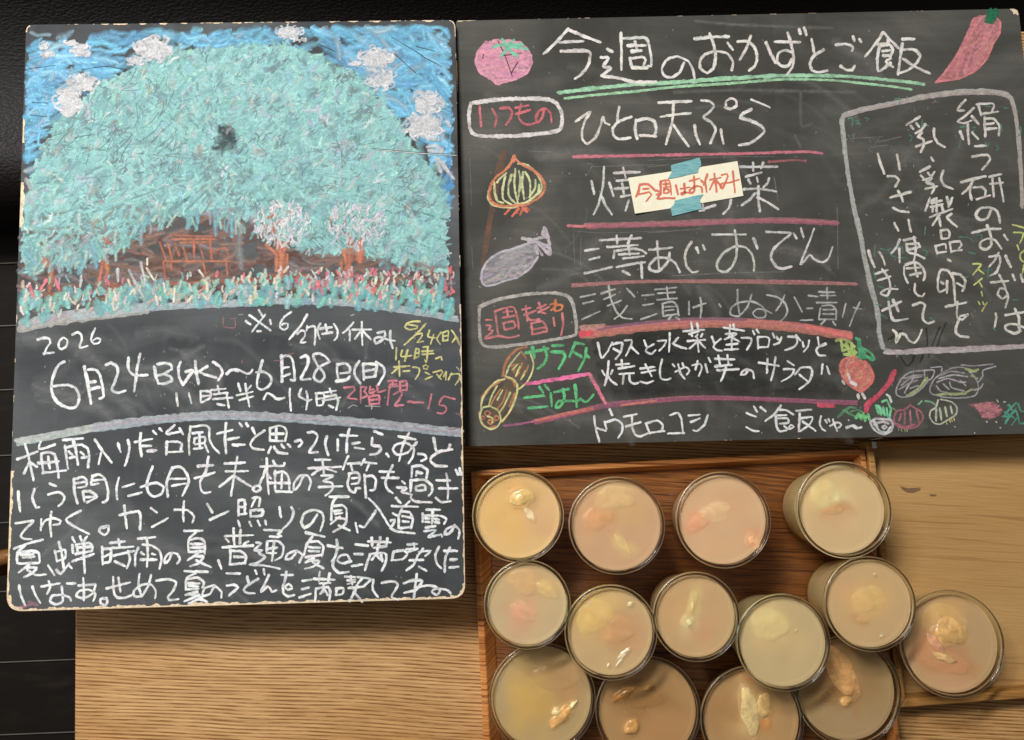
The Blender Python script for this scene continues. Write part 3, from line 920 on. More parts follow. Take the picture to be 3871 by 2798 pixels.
write(ch, L4_, WHITE, PARA, .92, """30 155 135 135; 75 205 190 205; 140 0 165 30; 205 0 220 30; 260 45 285 100; 380 70 280 140 245 200 270 240 370 255;
430 50 430 160; 430 50 510 25 570 40 590 90 575 170; 490 35 490 150; 445 105 560 100; 430 165 550 170; 440 225 415 285; 470 225 510 280 595 290; 540 205 565 235; 600 200 625 225;
670 175 720 160 740 185 705 225; 790 90 850 85 885 120 860 190 800 280 885 275; 975 125 955 200 985 305; 1075 155 1075 260;
1100 115 1260 120; 1185 55 1165 160 1160 280; 1215 195 1285 185; 1240 235 1325 245; 1425 75 1500 110; 1405 140 1400 210 1470 220 1490 250 1450 290 1385 300; 1540 290 1560 320;
1655 125 1815 155; 1755 95 1700 200 1660 360; 1830 180 1740 280 1640 300 1600 250 1640 200 1730 190 1800 240 1790 320 1750 380; 1840 290 1900 300 1920 335 1870 360;
1990 140 2005 230 2020 270; 2165 250 2050 270 1970 320 1960 360 2010 405 2115 410; 2145 205 2130 250;
0 385 190 375; 10 460 220 455; 120 320 90 500 60 690; 85 500 -50 605; 100 510 255 605; 290 600 265 630 300 655 345 625 330 595 290 600;
340 415 480 405; 400 335 405 500 420 675; 395 430 330 585; 405 490 440 525; 460 360 490 405 560 405 570 380; 480 455 480 640; 470 480 560 460 610 520 615 650; 420 570 620 570; 545 480 540 620; 490 650 640 655;
750 500 710 590 660 640 660 570 720 500 790 500 820 560 800 635;
860 350 1005 348; 930 350 945 480; 795 430 1110 415; 920 430 830 490; 960 430 1060 465; 920 500 1035 500 940 550 1020 570 1030 620 1000 660 960 690; 895 610 1120 600;
1175 315 1150 370 1125 440; 1170 385 1290 380; 1200 390 1215 450; 1330 340 1300 400; 1320 370 1445 385; 1370 400 1350 450; 1190 480 1170 580 1200 650 1240 660 1250 620 1290 620; 1180 480 1260 470 1285 510 1270 570 1210 580; 1210 525 1275 520; 1330 490 1345 710; 1330 510 1400 500 1440 540 1425 630 1385 640;
1475 460 1610 465; 1495 520 1655 520; 1600 400 1560 480 1530 570 1550 630 1600 665;
1785 415 1780 510; 1785 415 1870 405 1930 450 1920 520; 1830 460 1820 500; 1830 465 1880 475; 1775 540 1770 650; 1770 545 1900 540 1970 590 1975 650 1945 690; 1825 600 1825 640 1910 635 1900 590 1830 600; 1690 555 1715 575; 1640 610 1730 620 1680 655 1780 680 1770 710 1810 745 1970 755;
2015 545 2145 545; 2040 620 2215 620; 2110 480 2125 600 2125 720; 2010 710 2060 750 2150 745; 2200 445 2225 490; 2235 430 2255 490;
130 740 130 880; 130 735 190 735 190 850; 140 800 190 795; 140 870 205 860; 265 715 335 710 325 790; 290 720 255 795; 245 830 245 890; 245 835 355 825 350 880 250 890; 125 930 145 985; 235 940 255 980; 315 930 335 975; 385 930 395 965;
520 800 535 895; 635 800 655 850 630 930 550 1010; 880 870 830 950 760 995 730 940 760 860 850 825 930 860 940 930 910 1025;
1000 700 1180 700; 1060 710 1020 780 1015 925; 1040 790 1120 780 1160 820 1160 905; 1040 840 1110 830; 1050 865 1120 855; 1095 890 1010 960; 1060 900 1160 920 1130 980 1035 1035; 1085 975 1190 1020; 1245 950 1265 1040; 1285 980 1315 990;
1370 715 1460 810 1580 1000; 1440 830 1390 910 1330 990;
1630 710 1675 760; 1760 745 1710 790; 1590 790 1840 795; 1700 790 1660 880 1655 1000; 1680 840 1760 850 1790 920 1775 1000; 1690 885 1770 900; 1695 935 1750 940; 1670 1000 1760 990; 1600 860 1640 880; 1580 930 1620 920 1600 970 1580 1000 1640 1030 1810 1050;
1920 825 2050 825; 1980 830 1975 955; 1885 860 1885 940; 1890 880 2040 880 2110 910 2090 960; 1910 905 1950 905; 1910 940 1950 940; 2000 910 2040 920; 2000 945 2040 950; 1915 995 2005 980; 1900 1030 2010 1020 1940 1085 2060 1060 2070 1080;
2190 970 2150 1040 2095 1060 2110 1010 2190 980 2235 1020 2225 1100""")
write(ch, L5, WHITE, PARA, .92, """135 440 270 390 410 355; 245 400 170 480 165 575; 175 485 300 460 370 480 380 560; 200 500 320 490; 220 525 330 515; 180 580 375 575; 280 590 180 665; 240 620 350 620 310 670 230 710; 260 640 340 690 440 685; 460 600 520 690;
525 460 545 560; 525 475 620 450 620 530 550 555; 560 375 590 480 610 640; 540 640 580 680 660 580; 655 590 685 625; 690 330 715 380; 765 320 780 365; 830 325 800 370; 730 400 740 470; 730 400 850 385 885 420 880 460; 740 430 870 420; 720 490 880 460; 690 405 700 480; 690 560 895 490; 800 390 800 520 810 670;
975 420 980 590; 975 440 1050 440 1060 480 985 520; 1060 470 1050 560 985 575; 1050 385 1190 370; 1130 350 1140 420; 1060 435 1270 420; 1080 505 1280 460; 1220 460 1240 540 1210 625; 1095 560 1190 605;
1315 345 1480 330; 1400 345 1410 480 1400 610; 1320 430 1290 500 1290 605; 1360 400 1450 410 1520 460 1540 540 1520 630; 1345 475 1375 495; 1450 490 1480 495; 1340 545 1390 540; 1430 545 1490 545;
1640 480 1610 550 1570 580 1570 530 1620 480 1690 490 1715 540 1690 580;
1755 270 1930 268; 1870 280 1800 350 1795 460; 1800 355 1890 340 1950 370 1950 490; 1820 395 1930 395; 1820 430 1940 425; 1800 470 1950 465; 1890 480 1790 550; 1850 510 1940 515 1890 580 1815 605; 1870 550 1930 580 2010 615; 2080 550 2110 630;
185 790 200 880 240 975; 310 800 340 880 385 955; 395 800 570 770; 465 750 480 800 450 870; 640 770 720 770; 590 800 600 940 530 970 480 940 500 890 580 880 660 900 680 935;
750 790 910 780; 795 720 800 820 800 930; 910 790 880 870 800 910 730 890 760 840 850 830 910 870 890 935; 1020 910 960 920 960 960 1010 975 1025 930 985 905;
1015 820 1240 760; 1080 710 1085 850 1120 905 1200 905 1260 880; 1130 715 1150 850; 1330 680 1320 780 1345 880; 1440 690 1410 800 1350 890 1280 890 1275 840 1360 780 1440 780 1485 840 1480 910;
1490 745 1600 730 1680 760 1650 840 1600 900 1610 930 1700 920;
1760 655 1980 660; 1870 670 1780 720 1770 830; 1780 730 1880 715 1945 760 1930 810; 1790 770 1900 770; 1800 795 1890 800; 1780 825 1890 820; 1880 850 1770 880; 1800 870 1890 890 1930 910; 1900 880 1760 940; 1800 960 1900 920 1975 945;
2040 800 2000 870 1930 890 1950 820 2040 790 2110 850 2110 905""")
write(ch, L6, WHITE, PARA, .92, """0 320 270 310; 85 245 90 400; 150 260 145 390; 10 345 40 375; 225 370 180 395; -20 425 270 410; 55 450 50 590; 60 460 150 465 205 510 190 580; 90 515 190 520; 50 590 195 575;
375 260 545 268 500 300 540 320; 430 325 520 325; 405 370 400 470; 410 370 500 365 560 420 545 510 480 550; 410 440 500 430; 400 480 490 480; 470 370 450 555; 300 380 350 390 280 455 360 450 320 480 385 520 300 580 235 590 380 600 525 630;
690 460 640 530 580 540 600 490 680 460 740 500 710 570;
770 285 950 325; 835 325 780 400 755 500; 800 375 890 370 940 420 925 510; 800 425 910 430; 800 460 900 465; 770 520 920 500; 850 530 770 570; 800 545 900 560 840 610 765 630; 830 560 890 600 940 625;
980 410 1120 435; 1065 355 1075 420 1050 520 1020 560; 1205 560 1120 580 1070 550 1110 500 1170 500 1190 545; 1040 540 1030 610 1090 670 1180 660;
1245 400 1365 410; 1235 490 1315 490; 1210 605 1310 590; 1365 370 1580 380; 1400 335 1405 415; 1480 330 1470 400; 1550 340 1540 400; 1420 430 1540 415; 1460 400 1450 500; 1385 490 1360 560 1335 645; 1390 490 1520 480 1540 520 1530 580 1495 650; 1400 545 1440 500 1480 545; 1490 500 1500 560;
1610 470 1590 550; 1610 470 1700 455 1740 490 1690 540 1590 550; 1740 400 1830 395; 1730 445 1800 440; 1745 470 1835 440; 1800 390 1810 450; 1850 470 1960 460 1910 510; 1890 440 1850 490; 1760 550 1890 545; 1840 500 1800 590 1730 645; 1850 610 1920 650;
2040 420 2005 500 2020 580 2060 625; 2145 430 2100 530 2095 660; 2090 460 2210 460; 2150 545 2210 540; 2140 620 2225 610;
20 675 145 675; 20 790 90 785 125 810 40 885; 215 705 230 775; 320 725 220 790 180 830 210 860 285 865; 290 645 305 680; 370 635 380 685; 420 690 380 780 345 850 410 800 440 830 450 850 490 835;
540 690 650 690; 585 660 575 740 550 800; 640 820 600 830 575 800 610 775 640 800; 555 810 560 860 600 895 660 880;
740 745 830 735; 735 825 800 810; 710 905 820 870; 850 725 1045 735; 905 660 895 750; 1000 675 985 750; 905 770 1005 765; 940 770 940 850; 870 820 860 940; 870 820 980 805 1005 850 995 930; 910 870 950 830 980 880;
1065 815 1060 880; 1060 820 1130 815 1120 870 1060 880; 1145 705 1240 710; 1170 740 1240 735; 1170 775 1240 755; 1200 700 1215 780; 1265 710 1390 730 1330 790; 1310 720 1270 770; 1180 815 1330 800; 1260 790 1220 880 1190 940; 1240 860 1310 945;
1415 735 1410 830 1460 900; 1495 765 1600 750 1650 780 1620 840 1590 900 1650 925;
1830 680 1815 780 1800 910; 1705 770 1790 740 1880 750 1820 830 1710 860; 1830 810 1920 790 2000 800 2050 840 2020 880 1970 850 2010 820 2110 830 2150 865""")
ch.build('white_paragraph', LBOARD)

# the two swept grey bands
ch = Chalk(PL, 0.00010)
def band(ch, pts, w, col, al, n=3, spread=0.35):
    for k in range(n):
        o = (k - (n - 1) / 2) * w * spread
        ch.ribbon([(x + RND.uniform(-4, 4), y + o + RND.uniform(-2, 2)) for x, y in pts], w * RND.uniform(0.5, 0.85), tuple(c + RND.uniform(-10, 10) for c in col), al + RND.uniform(-.06, .06), rough=0.3, step=14)
band(ch, [(78, 1234), (180, 1212), (280, 1195), (420, 1180), (560, 1166)], 34, (176, 176, 178), .62)
band(ch, [(280, 1197), (560, 1164), (730, 1153), (900, 1147), (1050, 1137), (1250, 1142), (1423, 1156), (1600, 1182), (1728, 1206)], 20, (178, 180, 184), .58)
band(ch, [(64, 1672), (200, 1646), (357, 1618), (455, 1606)], 22, (190, 192, 195), .66)
band(ch, [(357, 1618), (555, 1592), (754, 1575), (900, 1575), (1050, 1580), (1207, 1588), (1445, 1608), (1742, 1638)], 26, (172, 174, 180), .56)
ch.build('chalk_band', LBOARD)
# wiped chalk dust on the slate
def dust(plane, root, x0, x1, y0, y1, n, seed, col=(168, 168, 168)):
    global RND
    RND = random.Random(seed)
    c = Chalk(plane, 0.00006, soft=.0)
    for _ in range(n // 2):
        x = RND.uniform(x0, x1); y = RND.uniform(y0, y1)
        L = RND.uniform(80, 420); a = RND.choice([RND.gauss(-0.05, 0.2), RND.gauss(-0.05, 0.2), RND.uniform(0, 3.14)])
        pts = [(x + L * k / 4 * math.cos(a + .12 * k), y + L * k / 4 * math.sin(a + .12 * k) + RND.uniform(-8, 8)) for k in range(5)]
        pts = [p for p in pts if x0 - 20 < p[0] < x1 + 60 and y0 - 20 < p[1] < y1 + 20]
        if len(pts) < 2: continue
        g = RND.uniform(-30, 20)
        c.ribbon(pts, RND.uniform(14, 80), tuple(k + g for k in col), RND.uniform(.03, .11), rough=.3, step=20)
    for _ in range(n):
        x = RND.uniform(x0, x1); y = RND.uniform(y0, y1)
        c.ribbon([(x, y), (x + RND.uniform(-5, 5), y + RND.uniform(2, 7))], RND.uniform(2.0, 4.0), (190, 190, 188), RND.uniform(.3, .8), step=30)
    return c.build('chalk_dust', root, stuff=True)
dust(PL, LBOARD, 110, 1600, 1230, 1560, 90, 21)
dust(PL, LBOARD, 80, 1600, 1660, 2260, 60, 22)
dust(PR, RBOARD, 1800, 3300, 110, 1640, 150, 23, (160, 156, 150))
dust(PR, RBOARD, 3250, 3700, 330, 1600, 70, 24, (150, 148, 140))

# ------------------------------------------------------------------ the big chalk tree
RND = random.Random(3)
CROWN = [(85, 1040), (88, 860), (105, 720), (122, 650), (160, 560), (192, 510), (220, 450), (290, 436), (331, 353), (380, 315), (441, 290), (507, 258), (640, 205), (750, 178), (882, 174),
         (951, 172), (1070, 174), (1159, 190), (1216, 212), (1260, 247), (1348, 275), (1392, 326), (1445, 375), (1490, 437), (1525, 485), (1556, 551), (1600, 617), (1644, 653), (1672, 715), (1697, 820), (1692, 930), (1690, 1030),
         (1560, 1010), (1450, 985), (1320, 960), (1180, 960), (1050, 900), (980, 850), (900, 812), (820, 806), (700, 812), (580, 815), (520, 880), (430, 960), (350, 985), (240, 1000), (150, 1010)]
LOUT = [(99, 106), (112, 100), (1704, 86), (1713, 98), (1752, 2250), (34, 2296)]
SKY = [(108, 105), (300, 100), (700, 92), (1000, 90), (1300, 86), (1705, 84), (1712, 300), (1718, 560), (1722, 830), (1690, 830), (1640, 650), (1550, 540), (1445, 375), (1350, 272), (1215, 212), (1080, 172), (880, 172), (640, 205), (440, 288), (330, 352), (285, 440), (220, 450), (190, 510), (150, 570), (118, 660), (84, 700), (98, 300)]
def dabs(ch, n, region, lens, wid, angs, cols, al=(.75, .95), curve=.2, box=None):
    xs = [p[0] for p in region]; ys = [p[1] for p in region]
    k = 0
    while k < n:
        x = RND.uniform(min(xs), max(xs)); y = RND.uniform(min(ys), max(ys))
        if not inpoly(x, y, region): continue
        k += 1
        L = RND.uniform(*lens); a = RND.choice(angs) + RND.gauss(0, .35)
        dx, dy = math.cos(a) * L / 2, -math.sin(a) * L / 2
        b = RND.uniform(-curve, curve) * L
        c = RND.choices([q[1] for q in cols], [q[0] for q in cols])[0]
        g_ = RND.uniform(-13, 13); c = tuple(v + g_ + RND.uniform(-4, 4) for v in c)
        ch.ribbon([(x - dx, y - dy), (x + dy * b / L * 2, y - dx * b / L * 2), (x + dx, y + dy)], RND.uniform(*wid), c, RND.uniform(*al), rough=.35, step=16)

ch = Chalk(PL, 0.00008, clip=[(112, 122), (1680, 100), (1698, 130), (1712, 860), (80, 860)], soft=.1)
sky_cols = [(4, (106, 190, 228)), (3, (92, 170, 212)), (2, (126, 200, 232)), (1, (78, 138, 176)), (1, (136, 170, 190))]
LEFTSKY = [p for p in SKY if p[0] < 800] 
RSKY = [(1180, 110), (1700, 100), (1712, 300), (1716, 560), (1722, 640), (1690, 600), (1600, 560), (1500, 420), (1400, 310), (1240, 200)]
dabs(ch, 170, SKY, (40, 110), (20, 46), [0.1, 0.3], sky_cols, (.45, .75))
dabs(ch, 170, RSKY, (50, 150), (18, 40), [-0.65, -0.6, 0.1], sky_cols, (.55, .9))
dabs(ch, 110, [(105, 180), (480, 150), (420, 285), (300, 340), (220, 440), (120, 560), (95, 560)], (40, 110), (16, 34), [0.05, 0.25, -0.05], sky_cols, (.55, .9))
dabs(ch, 60, [(95, 290), (195, 290), (195, 440), (150, 560), (90, 560)], (30, 80), (10, 22), [0.0, 0.1, 1.3], sky_cols, (.6, .9))
dabs(ch, 20, [(1660, 560), (1716, 560), (1726, 820), (1690, 820)], (20, 50), (14, 26), [0.8, 1.4], [(1, (72, 150, 214))], (.6, .85))
dabs(ch, 30, [(690, 130), (905, 135), (905, 175), (700, 185)], (30, 70), (14, 26), [0.0, 0.2], sky_cols, (.6, .85))
write(ch, C2, (80, 165, 215), 11, .8, "1780 690 1850 780 1930 880 1945 980 1940 1080 1930 1180 1910 1290; 1850 1140 1845 1240; 820 220 960 330; 1140 205 1300 190")
write(ch, C2, (60, 62, 66), 5, .85, "800 380 940 440; 1430 320 1700 480; 1450 460 1640 630; 1640 400 1800 440; 1680 480 1860 570")
write(ch, C1, (58, 62, 68), 5, .8, "1090 600 900 570 700 600; 250 590 480 560; 280 880 410 885; 270 990 400 1000")
ch.build('chalk_sky', LBOARD)

ch = Chalk(PL, 0.00012, clip=LOUT, soft=.1)
dabs(ch, 420, [(100, 800), (900, 800), (1000, 860), (1180, 950), (1690, 1000), (1690, 1140), (1300, 1100), (900, 1110), (500, 1130), (90, 1190)], (40, 130), (14, 30), [0.0, .1], [(3, (122, 92, 82)), (2, (106, 84, 78)), (1, (142, 100, 82)), (1, (132, 118, 118))], (.4, .7))
write(ch, C3, (166, 78, 48), 18, .72, "950 1090 1300 1080 1700 1060 2268 1030; 420 1160 700 1150 1000 1120")
write(ch, C4, (160, 78, 50), 18, .66, "0 1060 500 1030 900 1050 1400 1060; 300 1000 700 1000")
RUST = (182, 96, 66)
write(ch, C3, RUST, 13, .82, """1370 720 1420 860 1400 890 1418 1020; 1460 655 1700 665 1850 665; 1480 690 1850 690; 1440 730 1475 860; 1500 730 1535 830; 1570 760 1605 870; 1660 700 1665 835; 1700 720 1745 850; 1800 690 1815 870;
1430 880 1960 880; 1465 880 1470 940; 1740 880 1760 980; 1810 800 1930 770 1965 860; 1935 870 1950 990; 1550 720 1800 715""")
write(ch, C3, RUST, 24, .85, "895 690 890 850 850 1050; 905 860 925 1010; 400 880 440 960 425 1120; 360 840 400 900")
write(ch, C3, RUST, 14, .7, "1880 500 1910 580; 2010 600 2000 700; 880 700 960 730; 930 700 900 560")
ch.build('bench_drawing', LBOARD)

ch = Chalk(PL, 0.00014, clip=LOUT, soft=.12, dz=6e-8)
ch.poly(CROWN, (132, 188, 186), .80, 12, .3)
teal = [(6, (148, 212, 208)), (6, (138, 202, 200)), (4, (160, 220, 214)), (3, (124, 178, 180)), (2.4, (112, 148, 152)), (1.0, (160, 220, 200)), (1.4, (146, 206, 218)), (.6, (198, 216, 206)), (.5, (194, 198, 214)), (.6, (214, 226, 222)), (.8, (104, 128, 132))]
DI = [0.8, 0.7, 0.9, 2.3, 1.4, 0.1]
dabs(ch, 420, CROWN, (30, 80), (22, 50), DI, teal, (.40, .65))
dabs(ch, 1500, CROWN, (14, 44), (10, 26), DI, teal, (.45, .8))
dabs(ch, 1300, CROWN, (8, 26), (5, 13), DI, teal, (.5, .85))
# patches where the slate shows through
for _ in range(60):
    x = RND.uniform(130, 1640); y = RND.uniform(200, 900)
    if not inpoly(x, y, CROWN): continue
    q_ = RND.uniform(25, 100)
    pp = [(x + q_ * RND.uniform(.5, 1.1) * math.cos(k * .7), y + q_ * .7 * RND.uniform(.5, 1.1) * math.sin(k * .7)) for k in range(9)]
    dabs(ch, int(q_ / 4), pp, (8, 30), (3, 9), [0.8, 0.6, 2.2], [(2, (104, 130, 134)), (1, (112, 118, 122)), (1, (120, 150, 152))], (.4, .75))
dabs(ch, 260, CROWN, (10, 36), (2, 4.5), DI, [(2, (92, 116, 114)), (1, (106, 138, 134))], (.4, .75))
dabs(ch, 46, [(300, 330), (640, 260), (700, 560), (330, 600), (220, 500)], (50, 110), (2, 4), [0.9, 1.0], [(1, (90, 116, 114))], (.6, .85), .12)
dabs(ch, 46, [(825, 480), (885, 490), (885, 560), (815, 575)], (12, 40), (10, 26), [0.5, 1.4], [(1, (74, 80, 82))], (.2, .42))
dabs(ch, 110, CROWN, (14, 34), (12, 24), [0.9, 1.2], [(2, (176, 160, 146)), (3, (190, 190, 208)), (.7, (160, 124, 104)), (3, (212, 214, 206))], (.2, .45))
# leaves hanging over the bench
hang = [(560, 800), (900, 800), (1000, 850), (960, 900), (860, 850), (600, 850), (480, 950), (300, 1010), (110, 1030), (110, 930), (400, 900)]
dabs(ch, 110, hang, (25, 70), (11, 22), [-1.2, -1.9, 1.4], [(3, (112, 172, 174)), (2, (128, 190, 184)), (1, (150, 160, 168)), (1, (176, 206, 190))], (.55, .85))
write(ch, C3, (140, 148, 152), 36, .5, "2060 600 2050 740 2070 920")
write(ch, C3, (110, 172, 190), 24, .7, "1840 460 1850 650; 1985 530 1990 660; 1690 460 1700 540; 220 790 300 900; 720 880 680 980; 800 760 830 920")
ch.build('tree_crown', LBOARD)

ch = Chalk(PL, 0.00048, clip=LOUT, soft=.35)
# two small blossom trees
write(ch, C4, RUST, 42, .93, "478 720 478 800 485 900 488 985")
write(ch, C4, RUST, 18, .9, "535 830 535 960; 440 700 450 780 440 960; 400 560 430 700; 360 740 440 820; 530 730 500 800")
write(ch, C4, RUST, 40, .93, "1080 740 1070 850 1060 960 1065 1020; 1160 740 1160 860")
write(ch, C4, RUST, 18, .9, "1070 640 1075 740; 1000 880 1000 950; 1020 790 1040 900")
def ell(cx, cy, rx, ry, n=20):
    return [(cx + rx * math.cos(2 * math.pi * i / n), cy + ry * math.sin(2 * math.pi * i / n)) for i in range(n)]
bl = [(4, (206, 200, 212)), (2, (170, 206, 204)), (2, (222, 206, 210)), (1, (130, 190, 182)), (3, (232, 230, 228)), (.6, (176, 104, 78)), (1, (160, 200, 190))]
dabs(ch, 190, ell(850 + 500 / 2.267, 600 + 560 / 2.267, 108, 84), (10, 30), (6, 12), [0.9, 1.4, 2.2], bl, (.6, .88))
dabs(ch, 190, ell(850 + 1140 / 2.267, 600 + 570 / 2.267, 112, 88), (10, 30), (6, 12), [0.9, 1.4, 2.2], bl, (.55, .85))
ch.build('blossom_tree', LBOARD)

ch = Chalk(PL, 0.00050, clip=LOUT, soft=.35)
def strip(n, lo, hi, lens, wid, cols, angs=(1.4, 1.1, 1.9), al=(.55, .92), xr=(85, 1715)):
    for _ in range(n):
        x = RND.uniform(*xr)
        yt = 1015 if x > 700 else 1045 - (x - 85) / 615 * 15
        yb = 1215 - (x - 85) / 500 * 62 if x < 585 else (1146 if x < 1250 else 1146 + (x - 1250) / 465 * 52)
        y = yt + (yb - yt) * RND.uniform(lo, hi)
        L = RND.uniform(*lens); a = RND.choice(angs) + RND.gauss(0, .3)
        c = tuple(v + RND.uniform(-12, 12) for v in RND.choices([q[1] for q in cols], [q[0] for q in cols])[0])
        dx, dy = math.cos(a) * L / 2, -math.sin(a) * L / 2
        ch.ribbon([(x - dx, y - dy), (x + RND.uniform(-3, 3), y), (x + dx, y + dy)], RND.uniform(*wid), c, RND.uniform(*al), rough=.35, step=10)
strip(260, .40, .98, (14, 40), (16, 36), [(3, (116, 186, 182)), (2, (132, 196, 190)), (1, (108, 170, 176))], al=(.5, .85))
strip(110, .45, .95, (10, 30), (8, 17), [(3, (224, 212, 194)), (2, (200, 180, 160)), (1, (190, 180, 196))])
strip(150, .10, .62, (8, 28), (7, 15), [(4, (228, 214, 196)), (2, (188, 178, 196)), (2, (150, 196, 170)), (1, (216, 100, 112)), (1.4, (100, 176, 174))])
strip(80, .0, .5, (8, 26), (8, 14), [(4, (226, 216, 204)), (2.4, (218, 98, 112)), (1, (150, 196, 172))], xr=(870, 1712))
strip(30, .0, .8, (10, 24), (9, 14), [(1, (218, 100, 112))], xr=(1180, 1712))
write(ch, C3, (214, 98, 112), 14, .92, "260 1090 290 1180; 400 1040 350 1130; 480 1040 510 1120; 910 1010 940 1080; 1865 970 1860 1010")
write(ch, C3, (186, 186, 188), 14, .9, "1110 960 1170 1080 1240 1200; 1210 890 1245 1050; 1010 950 1015 1050; 700 1010 690 1100")
write(ch, C3, (226, 214, 190), 11, .92, "1100 1040 1120 1090; 1260 940 1320 1040; 1265 860 1265 910; 1405 1070 1415 1140; 1500 1120 1490 1230; 1710 960 1745 1010; 980 1130 1000 1210; 440 1190 430 1260; 1740 1160 1780 1210 1810 1150")
write(ch, C4, (98, 178, 178), 30, .85, "1940 1220 1900 1360; 1750 1180 1710 1300; 1860 1040 1830 1240")
ch.build('flower_border', LBOARD)

def cloud(parts):
    global ch
    ch = Chalk(PL, 0.00054, clip=LOUT, soft=.35)
    for (cx, cy, rx, ry, n, frame, big) in parts:
        pp = [(frame[0] + (cx + rx * (.72 + .2 * mnoise.noise((k * .9, cx, cy))) * math.cos(k * .42)) / frame[2], frame[1] + (cy + ry * (.72 + .2 * mnoise.noise((k * .9, cy, cx))) * math.sin(k * .42)) / frame[2]) for k in range(15)]
        ch.poly(pp, (196, 194, 197), .62, 4, .5)
        for k in range(n):
            a = RND.uniform(0, 6.28); r = RND.random() ** .5 * .85
            x = cx + rx * r * math.cos(a); y = cy + ry * r * math.sin(a)
            q = RND.uniform(.14, .42) * min(rx, ry); b = RND.uniform(0, 6.28); sp = RND.uniform(1.0, 3.0)
            pts = [(frame[0] + (x + q * RND.uniform(.8, 1.3) * math.cos(b + sp * m / 4)) / frame[2], frame[1] + (y + q * .8 * math.sin(b + sp * m / 4)) / frame[2]) for m in range(5)]
            g = RND.choice([(222, 222, 223), (196, 194, 197), (176, 174, 178), (228, 228, 230), (206, 206, 208)] if k < n * .6 else [(226, 226, 228), (214, 212, 214)])
            ch.ribbon(pts, RND.uniform(*big), g, RND.uniform(.45, .85), rough=.35)
    ch.build('cloud_drawing', LBOARD)
cloud([(380, 400, 45, 40, 12, C1, (7, 12)), (410, 475, 70, 40, 16, C1, (8, 14))])
cloud([(610, 375, 80, 28, 14, C1, (7, 12)), (690, 435, 110, 60, 26, C1, (9, 15))])
cloud([(1310, 430, 160, 125, 70, C1, (8, 17)), (1160, 530, 80, 40, 14, C1, (8, 14))])
cloud([(700, 710, 165, 75, 44, C1, (8, 16)), (600, 870, 115, 135, 60, C1, (9, 19))])
cloud([(550, 280, 130, 75, 36, C2, (5, 10)), (650, 345, 90, 18, 8, C2, (5, 8))])
cloud([(1290, 510, 150, 115, 56, C2, (6, 14)), (1340, 680, 135, 100, 46, C2, (6, 14)), (1120, 545, 70, 28, 8, C2, (6, 11))])
cloud([(1730, 890, 140, 115, 54, C2, (6, 15)), (1720, 1080, 190, 140, 66, C2, (6, 15))])
ch = Chalk(PL, 0.00054, clip=LOUT, soft=.35)
write(ch, C2, (206, 206, 207), 18, .7, "1740 1260 1800 1250 1860 1290; 1750 1290 1850 1305; 1830 1370 1880 1430 1960 1530; 1810 1360 1850 1470; 1870 1400 1920 1480")
ch.build('cloud_drawing', LBOARD)
ch = Chalk(PL, 0.00054, clip=LOUT, soft=.35)
write(ch, C1, (178, 176, 180), 20, .55, "220 1470 300 1440; 230 1540 260 1620; 240 1700 290 1760")
ch.build('cloud_drawing', LBOARD)
ch = Chalk(PL, 0.00060)
write(ch, C2, (186, 192, 188), 3.2, .95, "1260 1280 1600 1312 1985 1335")
write(ch, C2, (70, 74, 76), 3, .95, "1260 1275 1600 1305 1985 1328")
ch.build('surface_crack', LBOARD)
# ------------------------------------------------------------------ right board
RND = random.Random(31)
ch = Chalk(PR, 0.00022)
write(ch, R1, WARM, 12, .93, """1080 275 970 400 845 515; 1090 290 1240 350 1385 405; 995 405 1220 395; 1010 490 1240 485 1290 510 1270 620 1210 700 1145 750;
1580 315 1585 500 1585 665; 1600 370 1800 360 1840 400 1865 520 1870 635 1840 630; 1645 435 1815 435; 1715 395 1735 480; 1680 490 1775 485; 1665 555 1685 650; 1665 560 1780 545 1815 570 1790 640; 1690 645 1830 650; 1450 470 1500 495; 1390 550 1465 555 1410 635 1485 650 1395 725; 1400 725 1550 745 1720 785 1915 780;
2180 600 2140 690 2060 740 1990 720 1970 650 2020 570 2120 540 2220 585 2265 660 2282 755""")
write(ch, R2, WARM, 12, .93, """190 372 350 355 515 350; 335 320 375 430 390 550 370 650 310 695 250 660 240 590 290 520 390 490 500 510 555 590 545 670; 505 410 555 475;
600 400 690 395 760 450 785 540 770 620 710 675; 725 345 680 470 620 570; 955 400 1195 403; 1075 315 1110 420 1135 560 1120 640 1075 710; 1120 560 1080 630 1020 630 975 590 990 510 1050 480 1110 500; 870 405 920 520 960 600; 1185 280 1200 325; 1235 265 1255 335;
1305 375 1330 500; 1420 475 1330 530 1290 610 1310 670 1370 690 1455 675; 1535 430 1630 420 1700 450 1690 485; 1580 630 1630 665 1690 670 1715 630; 1700 350 1710 390; 1760 375 1775 400;
1985 310 1920 410 1815 540; 1990 310 2060 390 2135 460; 2030 380 2040 420; 1930 425 2030 415; 1955 430 1930 560 1940 680 2010 640; 1965 440 2050 430 2080 480 2050 540; 1980 490 2050 480; 1985 535 2040 530; 2060 560 2010 590 2080 640; 2055 600 2000 650""")
write(ch, R3, WARM, 12, .93, "1070 385 1185 385; 1070 430 1050 560 1030 735; 1080 490 1180 490 1245 550 1210 620 1130 690 1040 720; 1075 580 1200 660 1340 725")
